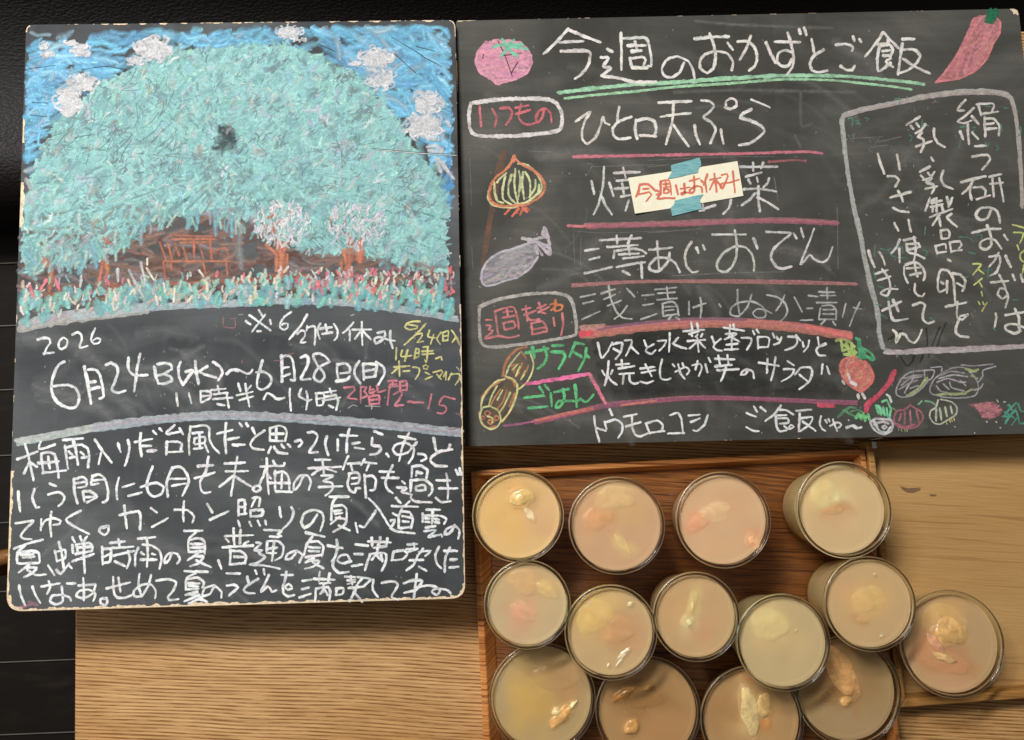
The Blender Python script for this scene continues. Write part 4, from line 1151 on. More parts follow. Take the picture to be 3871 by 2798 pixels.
write(ch, R1, WARM, 11, .88, """1150 1160 1230 1100 1290 1070 1240 1150 1210 1250 1215 1330 1260 1370 1340 1310 1390 1190 1410 1110 1430 1170 1470 1190; 1565 1020 1550 1100 1550 1170; 1680 1115 1560 1160 1505 1220 1510 1290 1560 1325 1670 1315;
1725 1145 1715 1240 1735 1325; 1735 1150 1830 1130 1900 1160 1915 1230 1900 1300; 1760 1290 1915 1300; 1940 980 2250 965; 1960 1115 2080 1095 2245 1080; 2080 980 2070 1150 2010 1375; 2080 1190 2140 1280 2225 1395""")
write(ch, R2, WARM, 11, .88, """255 960 330 965 375 1010 330 1070 275 1120 350 1170 390 1240 340 1365; 190 1195 205 1290 240 1375; 440 1235 465 1370; 480 1025 530 1040 590 1010 580 955 530 940 490 970 490 1020; 730 950 820 985 905 1025; 730 1040 660 1080 625 1125 720 1150 820 1200 855 1255 800 1310 720 1365 615 1385""")
G2 = (206, 202, 196)
write(ch, R4, G2, 10, .82, """1300 465 1325 590; 1420 330 1410 500 1370 680 1320 785; 1390 600 1430 690 1495 785; 1470 480 1510 610; 1515 390 1760 380; 1600 340 1625 430; 1540 465 1650 455; 1520 540 1650 530; 1590 490 1610 590; 1580 615 1670 600; 1655 650 1625 750;
1380 1030 1770 1010; 1540 985 1545 1060; 1680 985 1650 1060 1665 1170; 1450 1095 1740 1075; 1520 1130 1510 1200; 1540 1130 1700 1110 1780 1125 1820 1155; 1560 1165 1750 1155; 1600 1205 1800 1180; 1540 1285 1690 1255 1810 1240; 1775 1240 1780 1390; 1600 1325 1665 1360; 1240 1130 1365 1110; 1280 1215 1375 1190; 1235 1345 1350 1320 1495 1285""")
write(ch, R5, G2, 10, .84, """490 745 640 695; 520 690 530 750; 790 640 770 720 715 780; 870 330 1230 330; 1000 290 1000 370; 1095 290 1075 345; 930 425 1080 385; 955 450 975 490; 1035 430 1045 475; 1150 440 1140 480 1100 525; 905 545 1050 540 1220 565; 1050 515 1050 640 1065 755; 1020 580 970 640 890 700; 1040 620 1140 670 1240 735;
10 1120 60 1120; 70 1115 230 1100; 85 1040 95 1180 105 1320; 205 1150 190 1230 110 1320 30 1320 10 1270 80 1200 180 1200 260 1250 300 1335; 415 1045 370 1110 350 1190 370 1280 420 1335 475 1325; 460 1100 480 1150; 520 1075 540 1120;
610 975 930 975; 825 935 845 1060 840 1180 800 1280 740 1330 670 1315 655 1250 720 1150 830 1090 930 1100 990 1170 1010 1250 1005 1320; 1005 1010 1040 1110; 1125 950 1250 955 1360 965 1270 1040 1190 1120 1170 1200 1220 1280 1280 1300 1365 1280; 1385 965 1415 1015; 1455 915 1480 1000;
1580 920 1540 1030 1450 1260 1540 1170 1580 1210 1660 1240 1720 1200 1755 1095""")
G3 = (178, 178, 174)
write(ch, R8, G3, 8, .72, "1160 230 1295 200; 1185 290 1280 265; 1175 435 1340 360; 1350 195 1480 155; 1375 250 1480 205; 1410 310 1535 260; 1420 125 1440 240 1490 360 1550 420 1635 430; 1590 310 1540 380 1475 430; 1590 150 1660 225")
write(ch, R9, G3, 7.5, .72, """65 215 175 205; 75 305 170 290; 55 435 200 385; 185 160 385 140; 210 195 370 185; 205 255 390 240; 295 135 305 240; 255 290 260 390; 260 290 350 270 390 310 405 400; 280 320 380 315; 280 355 360 345; 260 405 400 385; 340 400 310 435; 380 415 410 435;
500 270 500 390; 540 325 655 285; 605 235 615 330 605 420; 780 295 795 320; 950 160 950 280 970 400; 1080 205 1040 320 960 405 885 390 890 330 960 280 1080 270 1170 310 1210 370 1200 415 1130 420 1090 380 1130 340 1210 350 1265 380;
1220 210 1320 230 1390 290 1410 350 1390 410 1345 455; 1385 210 1350 290 1305 355; 1475 230 1545 365; 1605 215 1690 225; 1590 335 1645 330; 1530 445 1645 440; 1700 180 1845 185; 1715 215 1855 215; 1775 140 1780 245; 1680 280 1865 280; 1715 330 1700 430; 1730 310 1820 305 1860 350 1860 440; 1740 345 1840 345; 1740 385 1840 385; 1700 435 1860 435; 1760 440 1720 480; 1830 455 1855 490;
1950 290 1920 415; 2020 325 2095 340; 2080 275 2030 380 1985 500""")
W2 = (224, 224, 222)
write(ch, R8, W2, 9, .94, """1320 650 1355 790 1420 720; 1455 650 1420 710; 1460 665 1545 650 1530 740 1485 800; 1465 705 1520 735; 1570 630 1630 625 1630 670 1580 770; 1630 690 1695 750;
1360 910 1385 950; 1420 820 1410 940 1385 1045; 1410 950 1440 1000 1495 1040; 1455 905 1440 940; 1490 855 1610 845; 1540 810 1545 870; 1510 890 1660 865; 1520 940 1655 930; 1560 940 1550 1030; 1610 950 1620 1010 1660 1030 1695 1020;
1285 1330 1300 1440 1335 1565; 1310 1440 1395 1465; 1430 1265 1455 1320; 1385 1380 1400 1450; 1395 1390 1480 1360 1545 1400 1545 1470 1510 1530; 1560 1335 1680 1310; 1580 1425 1715 1385; 1635 1320 1640 1440 1670 1505 1720 1515 1780 1490; 1765 1395 1800 1490; 1770 1395 1870 1370 1920 1410 1915 1465; 1800 1485 1935 1465""")
write(ch, R9, W2, 8.5, .94, """85 630 110 690; 175 665 110 700 100 730 150 755 190 720; 320 560 320 650 315 735; 210 635 290 630 270 680 225 725; 400 605 370 640 350 660 420 690 475 705;
445 545 640 530; 520 460 530 525; 575 470 585 520; 500 570 590 545; 520 570 530 590; 580 575 560 595; 625 570 610 595; 485 635 650 625; 575 600 590 735; 575 640 505 705; 590 640 650 700; 710 595 735 655; 795 615 740 660 725 690 760 720 805 725;
820 510 1010 540; 880 485 875 550; 910 480 925 530; 840 570 940 570 830 620; 870 590 965 640; 845 670 950 660; 895 620 895 700; 830 715 955 710; 985 605 1075 610 1070 660 1035 715; 1090 540 1105 575; 1125 530 1145 560; 1135 600 1140 705; 1135 600 1215 595 1245 620 1230 690; 1140 695 1230 690;
1275 565 1290 605; 1310 595 1325 620; 1355 600 1335 650 1285 670; 1415 595 1490 600 1500 650 1470 690 1390 720; 1490 580 1530 630; 1550 645 1560 690; 1610 630 1600 690 1560 735; 1690 600 1700 670; 1765 660 1700 690 1675 720 1700 765 1760 770;
50 890 180 875; 60 930 190 905; 95 850 155 960; 50 1010 110 1025 170 1005; 250 805 230 900 240 980 290 995 330 980; 350 850 365 870; 375 920 470 875 505 910 480 945; 400 850 420 930 460 985; 440 840 450 870; 530 860 600 845 620 880 590 960; 580 820 560 900; 650 850 670 925; 680 790 700 830;
740 800 920 805; 770 770 785 850; 855 765 865 850; 740 870 895 855; 760 905 960 895; 840 880 820 950 795 1005; 1050 900 1020 940 980 950 990 920 1040 895 1090 920 1100 980; 1145 835 1330 865; 1225 800 1220 930; 1300 785 1285 900 1260 1000; 1410 820 1470 860; 1375 895 1470 900 1440 960 1355 1010;
1530 885 1480 945; 1540 880 1620 880 1640 930 1610 1010 1520 1080; 1520 945 1600 1010; 1735 850 1725 940; 1775 870 1800 940;
325 1320 400 1300 430 1360 445 1490; 305 1490 455 1485; 495 1325 600 1315; 515 1385 600 1350; 675 1320 640 1410 570 1470 540 1460; 1030 1300 1080 1320 1120 1335; 1100 1240 1130 1290; 1160 1245 1210 1285; 1030 1430 1090 1465 1145 1470;
1350 1230 1290 1310 1205 1375; 1340 1270 1400 1275 1465 1315; 1290 1325 1400 1320; 1305 1340 1310 1430 1340 1470 1400 1460; 1320 1350 1410 1350 1420 1390 1340 1400; 1380 1420 1420 1450 1470 1430 1440 1410 1420 1450; 1490 1280 1630 1270; 1525 1305 1515 1470; 1530 1350 1640 1340 1620 1400 1530 1470; 1550 1380 1610 1420 1670 1465;
1720 1330 1710 1400 1730 1450 1760 1465; 1760 1365 1775 1390; 1790 1355 1800 1380; 1805 1420 1870 1385 1910 1410 1880 1440; 1830 1360 1850 1420 1870 1465; 1955 1440 2010 1420 2050 1445 2095 1435""")
ch.build('white_handwriting', RBOARD)

ch = Chalk(PR, 0.00022)
CW = (212, 206, 196)
write(ch, R6, CW, 10, .92, """1615 230 1560 290 1525 345 1600 350; 1710 320 1600 420 1525 470 1600 490 1680 460; 1685 410 1760 500; 1640 500 1645 600 1655 720; 1555 580 1590 670; 1690 590 1755 665; 1740 280 1920 270 1930 310 1905 370; 1760 290 1790 400; 1800 385 1975 360; 1830 420 1835 640; 1830 440 1930 440 1990 520 1985 625; 1850 500 1930 490; 1860 555 1960 545;
1720 745 1840 740; 1690 860 1860 840 1890 890 1850 950 1800 1005; 1565 1145 1700 1110 1840 1080; 1710 1110 1660 1200 1580 1275; 1670 1200 1665 1270 1685 1340; 1700 1205 1800 1200 1840 1240 1830 1310; 1740 1335 1890 1290; 1880 1085 2010 1055; 1890 1165 2030 1150; 1915 1080 1920 1200 1930 1305; 1990 1100 2015 1220 2040 1360;
1110 415 960 510; 1010 520 1035 555; 1070 490 1100 530; 1170 500 1130 560 1060 600; 1130 590 1090 640 1150 670 1150 740 1120 810; 1065 750 1240 690; 1265 550 1270 640 1310 710 1385 755; 1235 870 1260 910; 1220 970 1110 1030; 1120 1070 1145 1095; 1200 1040 1220 1070; 1270 1030 1240 1080; 1145 1120 1240 1100 1180 1150 1260 1170 1270 1210 1240 1270; 1170 1220 1300 1190; 1370 1020 1345 1100 1380 1180 1475 1220;
1220 1320 1170 1460; 1270 1330 1230 1370; 1240 1380 1350 1350; 1230 1420 1360 1390; 1410 1310 1425 1390; 1470 1320 1430 1420; 640 830 670 940 715 1050; 855 840 870 920 885 1005; 750 1080 830 1080 875 1120 835 1195; 780 1315 1010 1255; 865 1240 895 1290 920 1360""")
write(ch, R7, CW, 10, .92, """1240 100 1350 70; 1250 150 1255 90; 1350 80 1370 150; 1295 0 1295 150; 1220 210 1470 120; 1330 180 1250 300; 1320 220 1340 310; 1460 175 1410 210 1450 260 1520 315;
1340 360 1350 450; 1340 360 1420 350 1440 390 1430 440 1350 450; 1280 530 1300 615; 1280 530 1390 510 1400 560; 1300 610 1400 590; 1440 490 1455 600; 1440 490 1550 480 1570 520 1540 560; 1460 590 1575 575; 1420 680 1450 700;
1410 800 1340 800 1310 900 1310 1000 1330 1045 1400 1010; 1345 930 1370 950; 1410 920 1410 1050; 1420 800 1480 900 1500 1160; 1470 835 1560 850 1610 920 1600 1000 1580 1030; 1520 945 1590 980; 1395 1205 1620 1160; 1525 1150 1520 1290 1530 1340; 1640 1290 1580 1350 1545 1340 1560 1310 1640 1300; 1545 1350 1510 1430 1505 1471;
810 105 880 140 985 155; 825 275 870 360; 980 240 1010 370; 885 460 850 540 795 610; 880 560 885 710; 930 465 1060 440; 960 510 1090 500; 965 580 1110 540; 960 510 975 590; 1090 500 1110 540; 1040 430 1065 560 1040 700; 985 605 1080 630 1160 665;
935 760 935 850 975 940; 950 740 1060 710 1140 770 1165 850 1150 910; 960 780 1110 770; 1000 855 1120 830; 1050 720 1060 800 1085 870; 1055 950 1050 1030 1090 1085 1140 1090 1160 1060; 1030 1190 1120 1160 1165 1190 1140 1290 1150 1360 1200 1390 1265 1370;
540 580 570 690 605 765; 660 600 700 670 720 740; 615 840 750 800; 640 915 780 870; 690 790 750 870 780 970 750 1080 670 1060 740 1010 860 1010; 690 1250 900 1150; 760 1150 790 1310 830 1360 975 1340; 810 1130 870 1255;
1900 130 1860 220 1780 240 1730 190 1770 120 1880 100 1970 150 2000 270; 1690 385 1850 345 2005 340; 1855 300 1900 420 1900 520 1850 570 1785 550 1780 490 1860 450 1950 470 2015 560; 2045 410 2085 465;
1880 650 1990 640 2000 720 1960 820 1890 860; 1985 605 1940 690 1880 760; 2060 640 2120 765; 1900 935 2090 920; 1990 850 2040 950 2090 1100 2060 1215; 2075 1080 2030 1120 1975 1070 2000 1000 2060 1010; 2140 850 2165 910; 2230 850 2255 930; 1950 1280 1960 1320 1940 1430; 2060 1300 2268 1265; 2165 1230 2210 1330 2210 1440""")
write(ch, R10, CW, 10, .92, "1515 100 1510 170 1560 210 1650 220; 810 140 850 180 845 280 890 190 940 190 990 260 1050 285 1100 220 1130 140; 2210 100 2220 150 2160 180 2070 140 2060 90 2160 75 2300 125")
ch.build('boxed_handwriting', RBOARD)

ch = Chalk(PR, 0.00022)
write(ch, R7, (192, 202, 100), 7, .82, """1700 730 1790 735 1700 850; 1760 790 1820 840; 1800 890 1710 965; 1770 930 1800 985; 1795 1040 1805 1090; 1760 1150 1775 1180; 1810 1155 1820 1180; 1855 1160 1800 1255;
2140 295 2268 330 2330 370; 2150 380 2260 390 2220 500; 2190 520 2210 575; 2290 565 2225 620 2230 680 2268 710 2320 700; 2268 740 2250 830""")
ch.build('yellow_handwriting', RBOARD)
ch = Chalk(PR, 0.00020)
DG = (58, 128, 100)
write(ch, R6, DG, 4.5, .7, """310 440 360 430 355 530; 390 460 440 470 400 500 450 495; 500 430 550 440 520 460; 1840 700 1860 760 1880 700; 1560 535 1620 525; 1700 540 1730 530 1700 580; 1960 740 1990 760 1960 790; 2170 530 2175 590; 2200 540 2230 530 2230 600 2200 630; 1560 680 1550 760; 990 620 1025 640 1000 690; 1140 450 1130 520; 1160 510 1210 520; 2010 500 2025 580; 2050 320 2090 325; 310 620 325 640; 880 200 885 290; 830 220 890 215; 240 620 250 670; 2200 340 2190 390; 1840 300 1900 310""")
write(ch, R7, DG, 4.5, .66, """610 520 600 650; 670 560 720 570; 740 580 790 560; 760 570 780 620; 780 630 850 660 960 665; 870 545 915 540 920 610; 1170 320 1165 390; 1140 580 1190 590 1180 640; 1540 430 1660 440 1700 490; 1650 600 1730 620; 1740 410 1800 410 1790 470; 590 810 620 890; 650 980 720 1000; 730 1100 780 1120; 620 1180 680 1190; 670 1290 750 1340; 1820 800 1920 800; 1870 760 1865 890; 1620 880 1650 870; 1220 1330 1260 1350; 1920 1440 1950 1471; 2140 1130 2200 1130; 1290 640 1300 660""")
write(ch, R6, (120, 122, 112), 4, .4, "330 660 500 650 700 640; 650 700 900 640; 560 760 760 730; 360 700 380 600; 600 740 660 650; 780 800 800 740; 1040 330 1060 370; 1240 260 1320 250")
ch.build('green_scribble', RBOARD)

ch = Chalk(PR, 0.00018)
GU = (146, 200, 152)
write(ch, F, GU, 15, .88, "2111 351 2236 336 2395 320 2550 312 2772 296 2967 286 3185 288 3330 300 3440 312 3492 319")
write(ch, F, GU, 12, .85, "2135 373 2236 361 2413 345 2550 329 2772 315 2967 300 3145 304 3300 320 3383 329 3445 339")
ch.build('green_underline', RBOARD)
ch = Chalk(PR, 0.00018)
RL = (192, 92, 102)
write(ch, F, RL, 11, .85, "2168 593 2450 588 2807 581 3045 574 3108 581")
write(ch, F, RL, 9, .5, "2906 613 3000 606 3046 609")
band(ch, [(2215, 855), (2395, 850), (2620, 844), (2807, 836), (2966, 835), (3166, 844)], 18, (180, 96, 106), .5, 3, .32)
write(ch, F, RL, 12, .85, "2147 854 2196 856 2240 852")
band(ch, [(2162, 1080), (2400, 1065), (2604, 1063), (2809, 1065), (3013, 1068), (3238, 1074)], 13, (186, 106, 108), .52, 3, .3)
band(ch, [(2196, 1262), (2272, 1254), (2400, 1239), (2600, 1222), (2800, 1220), (3000, 1236), (3216, 1270)], 25, (212, 116, 106), .5, 4, .3)
band(ch, [(2260, 1245), (2400, 1226), (2600, 1209), (2820, 1210)], 13, (120, 76, 104), .5, 2, .4)
band(ch, [(2196, 1242), (2280, 1234)], 20, (206, 140, 132), .5, 2, .4)
band(ch, [(2196, 1264), (2235, 1260)], 20, (222, 62, 70), .8, 2, .5)
band(ch, [(3050, 1236), (3140, 1254), (3218, 1272)], 16, (226, 104, 92), .8, 2, .4)
band(ch, [(2022, 1594), (2150, 1565), (2292, 1532), (2400, 1522), (2604, 1507), (2809, 1506), (3095, 1517), (3240, 1522)], 14, (150, 70, 100), .6, 3, .4)
band(ch, [(2016, 1592), (2160, 1562), (2240, 1546)], 12, (206, 98, 84), .7, 2, .4)
band(ch, [(2350, 1532), (2480, 1516)], 9, (216, 118, 96), .6, 2, .4)
band(ch, [(3090, 1530), (3150, 1532)], 18, (206, 66, 84), .7, 2, .4)
write(ch, F, (190, 90, 140), 9, .55, "1904 1610 1960 1604 2022 1592")
write(ch, R8, (232, 92, 150), 17, .9, "660 1030 780 1015 900 995 1060 970 1240 938")
write(ch, R8, (226, 100, 128), 13, .85, "1245 945 1310 1060 1390 1210")
ch.build('red_divider', RBOARD)

ch = Chalk(PR, 0.00018)
write(ch, R1, (210, 206, 200), 14, .8, "150 985 400 950 700 940 870 945 960 980 1010 1060 1020 1150 990 1240 850 1270 600 1295 300 1300 180 1280 145 1230 132 1100 150 985")
write(ch, R8, (176, 172, 164), 13, .7, "225 320 400 250 650 205 900 190 1030 215 1085 280 1120 450 1120 560 1080 590 800 640 500 680 300 690 240 640 225 500 225 320")
FR = (176, 168, 164)
band(ch, [(3188, 440), (3269, 416), (3384, 391), (3499, 366), (3614, 352), (3730, 348), (3790, 354), (3818, 372), (3838, 430), (3850, 520), (3858, 674), (3866, 780)], 18, FR, .7, 3, .28)
band(ch, [(3184, 446), (3188, 504), (3205, 640), (3228, 790), (3246, 852), (3263, 954), (3290, 1073), (3318, 1192), (3326, 1268), (3340, 1314)], 20, FR, .72, 3, .28)
band(ch, [(3345, 1328), (3400, 1333), (3508, 1326), (3640, 1322), (3780, 1316), (3900, 1308)], 17, FR, .7, 3, .28)
ch.build('chalk_frame', RBOARD)
ch = Chalk(PR, 0.00022)
write(ch, R1, (196, 84, 92), 10, .85, "235 1010 240 1100 250 1205; 355 1040 395 1120 380 1210; 430 1035 510 1030 545 1070 530 1130 485 1190; 630 995 605 1110 640 1170 700 1190 780 1170; 575 1030 700 1005; 580 1090 715 1050; 850 1050 830 1120 790 1165 770 1130 800 1060 860 1035 910 1080 920 1165")
write(ch, R8, (196, 98, 98), 9, .82, """370 370 385 470 400 580; 370 360 460 330 545 325 580 430 590 520; 445 370 530 360; 480 340 490 410; 440 420 550 400; 445 470 460 530; 445 470 540 455 555 510 460 530; 285 440 340 440; 290 490 335 495 310 530 350 540 310 580 275 615 400 590 500 605 590 585;
620 345 700 330; 655 310 670 450; 640 395 745 355; 665 410 690 440 780 435; 760 335 840 300; 775 280 800 360; 770 370 870 320; 790 370 840 380; 705 470 715 570; 700 470 810 455 855 530; 720 530 830 510; 715 575 850 545; 910 420 920 495; 990 380 1000 480 980 580""")
write(ch, R8, (206, 104, 52), 9, .82, "880 300 940 285; 930 255 920 350; 890 350 950 300 995 310 980 345 930 360")
ch.build('red_handwriting', RBOARD)
ch = Chalk(PR, 0.00022)
write(ch, R8, GRN, 12, .88, """655 745 860 705; 715 690 735 790; 820 690 850 770 820 850 765 890; 900 680 1000 675; 890 735 1000 740 1015 790 960 890; 1110 650 1060 780; 1110 650 1190 665; 1100 740 1170 780; 1215 700 1200 800 1140 910; 1220 770 1240 790;
640 1160 820 1140; 680 1255 860 1240; 780 1060 815 1110; 830 1040 870 1090; 885 1120 895 1235; 920 1110 1050 1080; 1000 1080 1010 1180 960 1250 930 1250 960 1190 1100 1190; 1110 1040 1120 1130 1125 1240; 1120 1200 1160 1170 1200 1200 1230 1190 1280 1130""")
ch.build('green_handwriting', RBOARD)

# ---- vegetables
def P(frame, text): return parse(text, *frame)[0]
def fillscrib(ch, poly, col, n, w, al, ang):
    xs = [p[0] for p in poly]; ys = [p[1] for p in poly]
    k = 0; tries = 0
    while k < n and tries < 20000:
        tries += 1
        x = RND.uniform(min(xs), max(xs)); y = RND.uniform(min(ys), max(ys))
        if not inpoly(x, y, poly): continue
        L = RND.uniform(.12, .4) * max(max(xs) - min(xs), max(ys) - min(ys)); a = ang + RND.gauss(0, .22)
        p = (x + L / 2 * math.cos(a), y - L / 2 * math.sin(a)); q = (x - L / 2 * math.cos(a), y + L / 2 * math.sin(a))
        if not (inpoly(p[0], p[1], poly) and inpoly(q[0], q[1], poly)): continue
        k += 1
        ch.ribbon([q, (x + RND.uniform(-4, 4), y + RND.uniform(-4, 4)), p], RND.uniform(*w), tuple(c + RND.uniform(-9, 9) for c in col), RND.uniform(*al), rough=.3)
ch = Chalk(PR, 0.00014)
tom = P(R1, "410 820 380 780 300 740 220 680 190 600 210 520 260 440 330 390 420 375 520 375 620 395 690 450 735 530 740 600 710 680 640 740 540 770 440 790")
ch.poly(tom, (200, 130, 152), .7, 2)
fillscrib(ch, tom, (208, 132, 158), 70, (8, 15), (.7, .92), .2)
write(ch, R1, (214, 128, 156), 10, .9, "300 400 220 500 200 600 240 690 330 740 400 800 440 790 560 760 680 700 735 590; 270 480 260 600 320 690; 480 620 600 600 660 520")
write(ch, R1, (78, 58, 68), 5, .9, "410 390 480 540 545 730; 600 590 535 700; 460 530 560 520 630 510; 270 520 265 560")
write(ch, R1, (92, 182, 142), 13, .9, "450 375 490 430 520 470; 560 380 500 440 470 500 430 550; 360 450 430 430 500 430; 490 440 540 500 590 535; 500 430 640 425; 520 450 620 455 690 470")
ch.build('tomato_drawing', RBOARD)
ch = Chalk(PR, 0.00014)
chi = P(R3, "1400 815 1500 700 1600 560 1680 400 1740 270 1760 200 1830 155 1900 160 1990 180 2035 220 2020 340 1960 440 1900 580 1800 690 1640 770 1450 800")
ch.poly(chi, (190, 104, 108), .64, 2)
fillscrib(ch, chi, (200, 112, 116), 60, (7, 13), (.68, .92), 1.0)
write(ch, R3, (206, 106, 112), 9, .92, "1400 815 1500 700 1600 560 1680 400 1740 270 1770 190 1890 155; 1400 815 1450 800 1640 770 1800 690 1900 580 1960 440 2020 340 2035 220 1990 180")
write(ch, R3, (44, 104, 76), 16, .85, "1920 110 2010 110; 1910 145 2000 140; 1900 180 1980 180; 1890 215 1960 225; 1940 95 1930 220; 1985 100 1970 200")
ch.build('chilli_drawing', RBOARD)
ch = Chalk(PR, 0.00014)
write(ch, R4, (112, 66, 46), 24, .42, "460 190 400 450 340 800 300 1050 270 1260")
ORG = (202, 108, 64); YG = (198, 202, 138)
write(ch, R4, YG, 9, .85, "320 560 315 630 350 690 450 715 570 715 700 660 790 590; 600 300 680 310 740 350 800 430 830 520 800 590; 490 390 420 450 400 480; 480 420 455 530 460 640 540 690; 540 405 510 510 515 610 590 690; 575 350 565 480 580 600 600 680; 610 370 625 470 600 640; 650 380 640 500 660 640; 670 380 715 470 715 600; 765 455 765 530 710 620; 375 480 380 590 410 660 460 675; 800 500 790 580 690 660 610 690")
write(ch, R4, ORG, 11, .88, "560 225 530 300 470 370 390 430 340 510 325 600 345 660 420 700 560 705; 560 700 680 690 790 630 850 560 855 500 810 420 740 360 640 310 590 270 565 225; 570 230 560 280")
write(ch, R4, (206, 88, 60), 9, .85, "520 735 475 780; 590 740 545 800; 610 730 570 770; 650 720 620 785; 640 720 690 760; 670 715 710 745; 600 720 590 770")
ch.build('onion_drawing', RBOARD)
ch = Chalk(PR, 0.00014)
egg = [(1819, 1056), (1823, 1024), (1843, 988), (1887, 956), (1942, 940), (1994, 921), (2026, 913), (2037, 948), (2033, 972), (2006, 1012), (1958, 1048), (1915, 1060), (1875, 1075), (1836, 1081), (1822, 1067)]
LIL = (158, 152, 158)
ch.poly(egg, (134, 128, 133), .55, 2)
fillscrib(ch, egg, LIL, 45, (8, 14), (.5, .75), .5)
write(ch, F, (174, 164, 174), 9, .85, "1819 1056 1823 1024 1843 988 1887 956 1942 940 1994 921 2026 913; 2033 972 2006 1012 1958 1048 1915 1060 1875 1075 1836 1081 1822 1067 1819 1040")
write(ch, R4, (172, 162, 170), 13, .85, "640 1010 780 1050 900 1170; 700 1040 800 1010 870 1000 900 1060 890 1160; 770 1080 830 1170; 850 910 835 970 870 1000; 860 920 890 1010; 760 1100 790 1160; 830 1080 900 1100 910 1160; 700 1020 800 1050 880 1080")
ch.build('eggplant_drawing', RBOARD)
ch = Chalk(PR, 0.00014)
LO = (178, 100, 54); LY = (208, 206, 128)
write(ch, R8, (120, 82, 48), 30, .3, "600 800 520 1000 400 1200 330 1350; 640 850 560 1050 420 1300")
write(ch, R8, LO, 11, .82, "440 960 460 860 510 770 580 710 660 690; 450 990 330 1060 250 1160; 560 1120 520 1260 440 1380; 230 1290 240 1380 300 1440 380 1420")
write(ch, R8, LO, 7, .8, "520 870 560 850 540 930; 620 840 590 930 560 970; 680 860 640 960; 420 1080 360 1170 330 1230; 480 1090 440 1200 390 1260; 550 1120 500 1240; 610 730 660 800; 270 1300 300 1330 330 1300 300 1280 270 1300; 360 1345 380 1370 410 1345 380 1325 360 1345; 300 1380 330 1405 360 1380 330 1360 300 1380; 245 1345 260 1365 280 1345 260 1330 245 1345; 470 970 530 1000 560 1060")
write(ch, R8, LY, 7, .82, "470 950 500 870 560 790 600 745; 700 760 725 840 710 930 660 1020 590 1080; 530 900 580 850; 600 870 560 960; 650 910 620 970; 460 960 540 990 580 1060 570 1110; 460 985 380 1010 300 1090 250 1180 240 1260; 575 1030 575 1110 540 1220 490 1310 420 1390; 390 1050 340 1140 310 1240; 440 1090 390 1180; 510 1110 460 1220 410 1300; 330 1235 260 1250 230 1320 250 1400 320 1450 390 1430 425 1360 400 1280 330 1240; 300 1330 350 1350 340 1390; 640 940 610 990")
ch.build('lotus_root_drawing', RBOARD)
ch = Chalk(PR, 0.00014)
rad = P(R10, "450 830 340 760 260 680 225 580 240 490 310 450 420 440 500 490 560 580 590 660 560 740 480 800")
ch.poly(rad, (196, 100, 84), .68, 2)
fillscrib(ch, rad, (214, 126, 100), 40, (5, 10), (.6, .9), 1.2)
write(ch, R10, (206, 92, 82), 12, .9, "450 830 340 760 260 680 225 580 240 490 310 450 420 440; 460 820 560 740 590 660 560 560 500 490; 320 560 400 520 470 560 500 640 450 720 380 700 360 630 420 600")
write(ch, R10, (216, 206, 200), 11, .9, "310 630 330 690; 340 720 400 750; 470 850 500 900; 420 860 430 900; 250 710 270 740")
write(ch, R10, (168, 196, 92), 12, .85, "180 260 240 240 330 270 380 330; 240 300 300 330 390 400; 250 370 320 350 390 370; 270 410 350 420 400 390; 290 290 330 400; 230 250 250 370; 350 290 360 420")
write(ch, R10, (52, 148, 92), 12, .88, "400 230 430 260 420 340; 440 240 450 330 560 390 605 465; 430 390 520 440 590 470; 420 440 500 450; 430 350 500 400")
ch.build('radish_drawing', RBOARD)
ch = Chalk(PR, 0.00016)
write(ch, R10, (196, 48, 72), 21, .92, "830 600 775 720 690 825 580 930 505 1040")
write(ch, R10, (196, 48, 72), 16, .9, "815 620 760 740 650 860; 560 920 510 980 520 1040")
ch.build('chilli_drawing', RBOARD)
ch = Chalk(PR, 0.00014)
write(ch, R10, (74, 138, 88), 10, .6, "200 1110 260 1050 330 1000 400 1010; 340 1050 420 1030 480 1060; 260 1030 340 1080 420 1110")
write(ch, R10, (96, 190, 112), 12, .85, "400 1120 430 1070 460 1130; 480 1070 500 1150; 530 1080 550 1140; 440 1090 520 1110")
write(ch, R10, (104, 204, 138), 9, .88, "620 980 650 1070; 660 990 680 1080; 700 1000 720 1090; 740 1010 750 1100; 790 1010 770 1130; 690 940 740 920 780 1000; 640 980 720 1080")
write(ch, R10, (210, 208, 208), 9, .82, "560 1170 610 1130 700 1130 780 1140 810 1190 790 1260 720 1300 640 1280 580 1220 560 1170; 600 1180 660 1260 740 1280 780 1220; 690 1220 720 1200 740 1220 715 1245 690 1220; 640 1170 700 1160 760 1180; 600 1150 640 1220; 740 860 770 880 790 940")
write(ch, R10, (232, 230, 226), 8, .9, "290 1220 380 1200 420 1230 460 1220")
ch.build('turnip_drawing', RBOARD)
ch = Chalk(PR, 0.00014)
PU = (164, 156, 160)
write(ch, R10, PU, 6.5, .75, """1170 590 1000 610 900 690 850 790 850 860 920 890 1040 860 1140 780 1210 690; 930 680 1040 650 1160 640; 900 760 1000 680 1130 660; 880 800 980 740 1080 700; 1050 660 970 780 940 840; 1000 790 1090 760; 1160 590 1270 590 1240 680 1170 700 1160 600;
1350 620 1260 700 1220 800 1240 850 1400 890 1600 895 1720 870 1760 800 1750 720 1700 640 1600 560 1480 560 1350 620; 1340 650 1450 600 1600 620; 1320 680 1480 640 1640 660; 1300 720 1420 680 1560 720 1620 720; 1370 740 1430 800; 1440 720 1460 780 1600 820; 1560 700 1620 760; 1290 760 1340 820 1420 840; 1570 530 1700 540 1920 520; 1950 545 1810 590 1810 650 1760 720; 1230 560 1350 550 1350 600; 1700 810 1780 790 1810 740""")
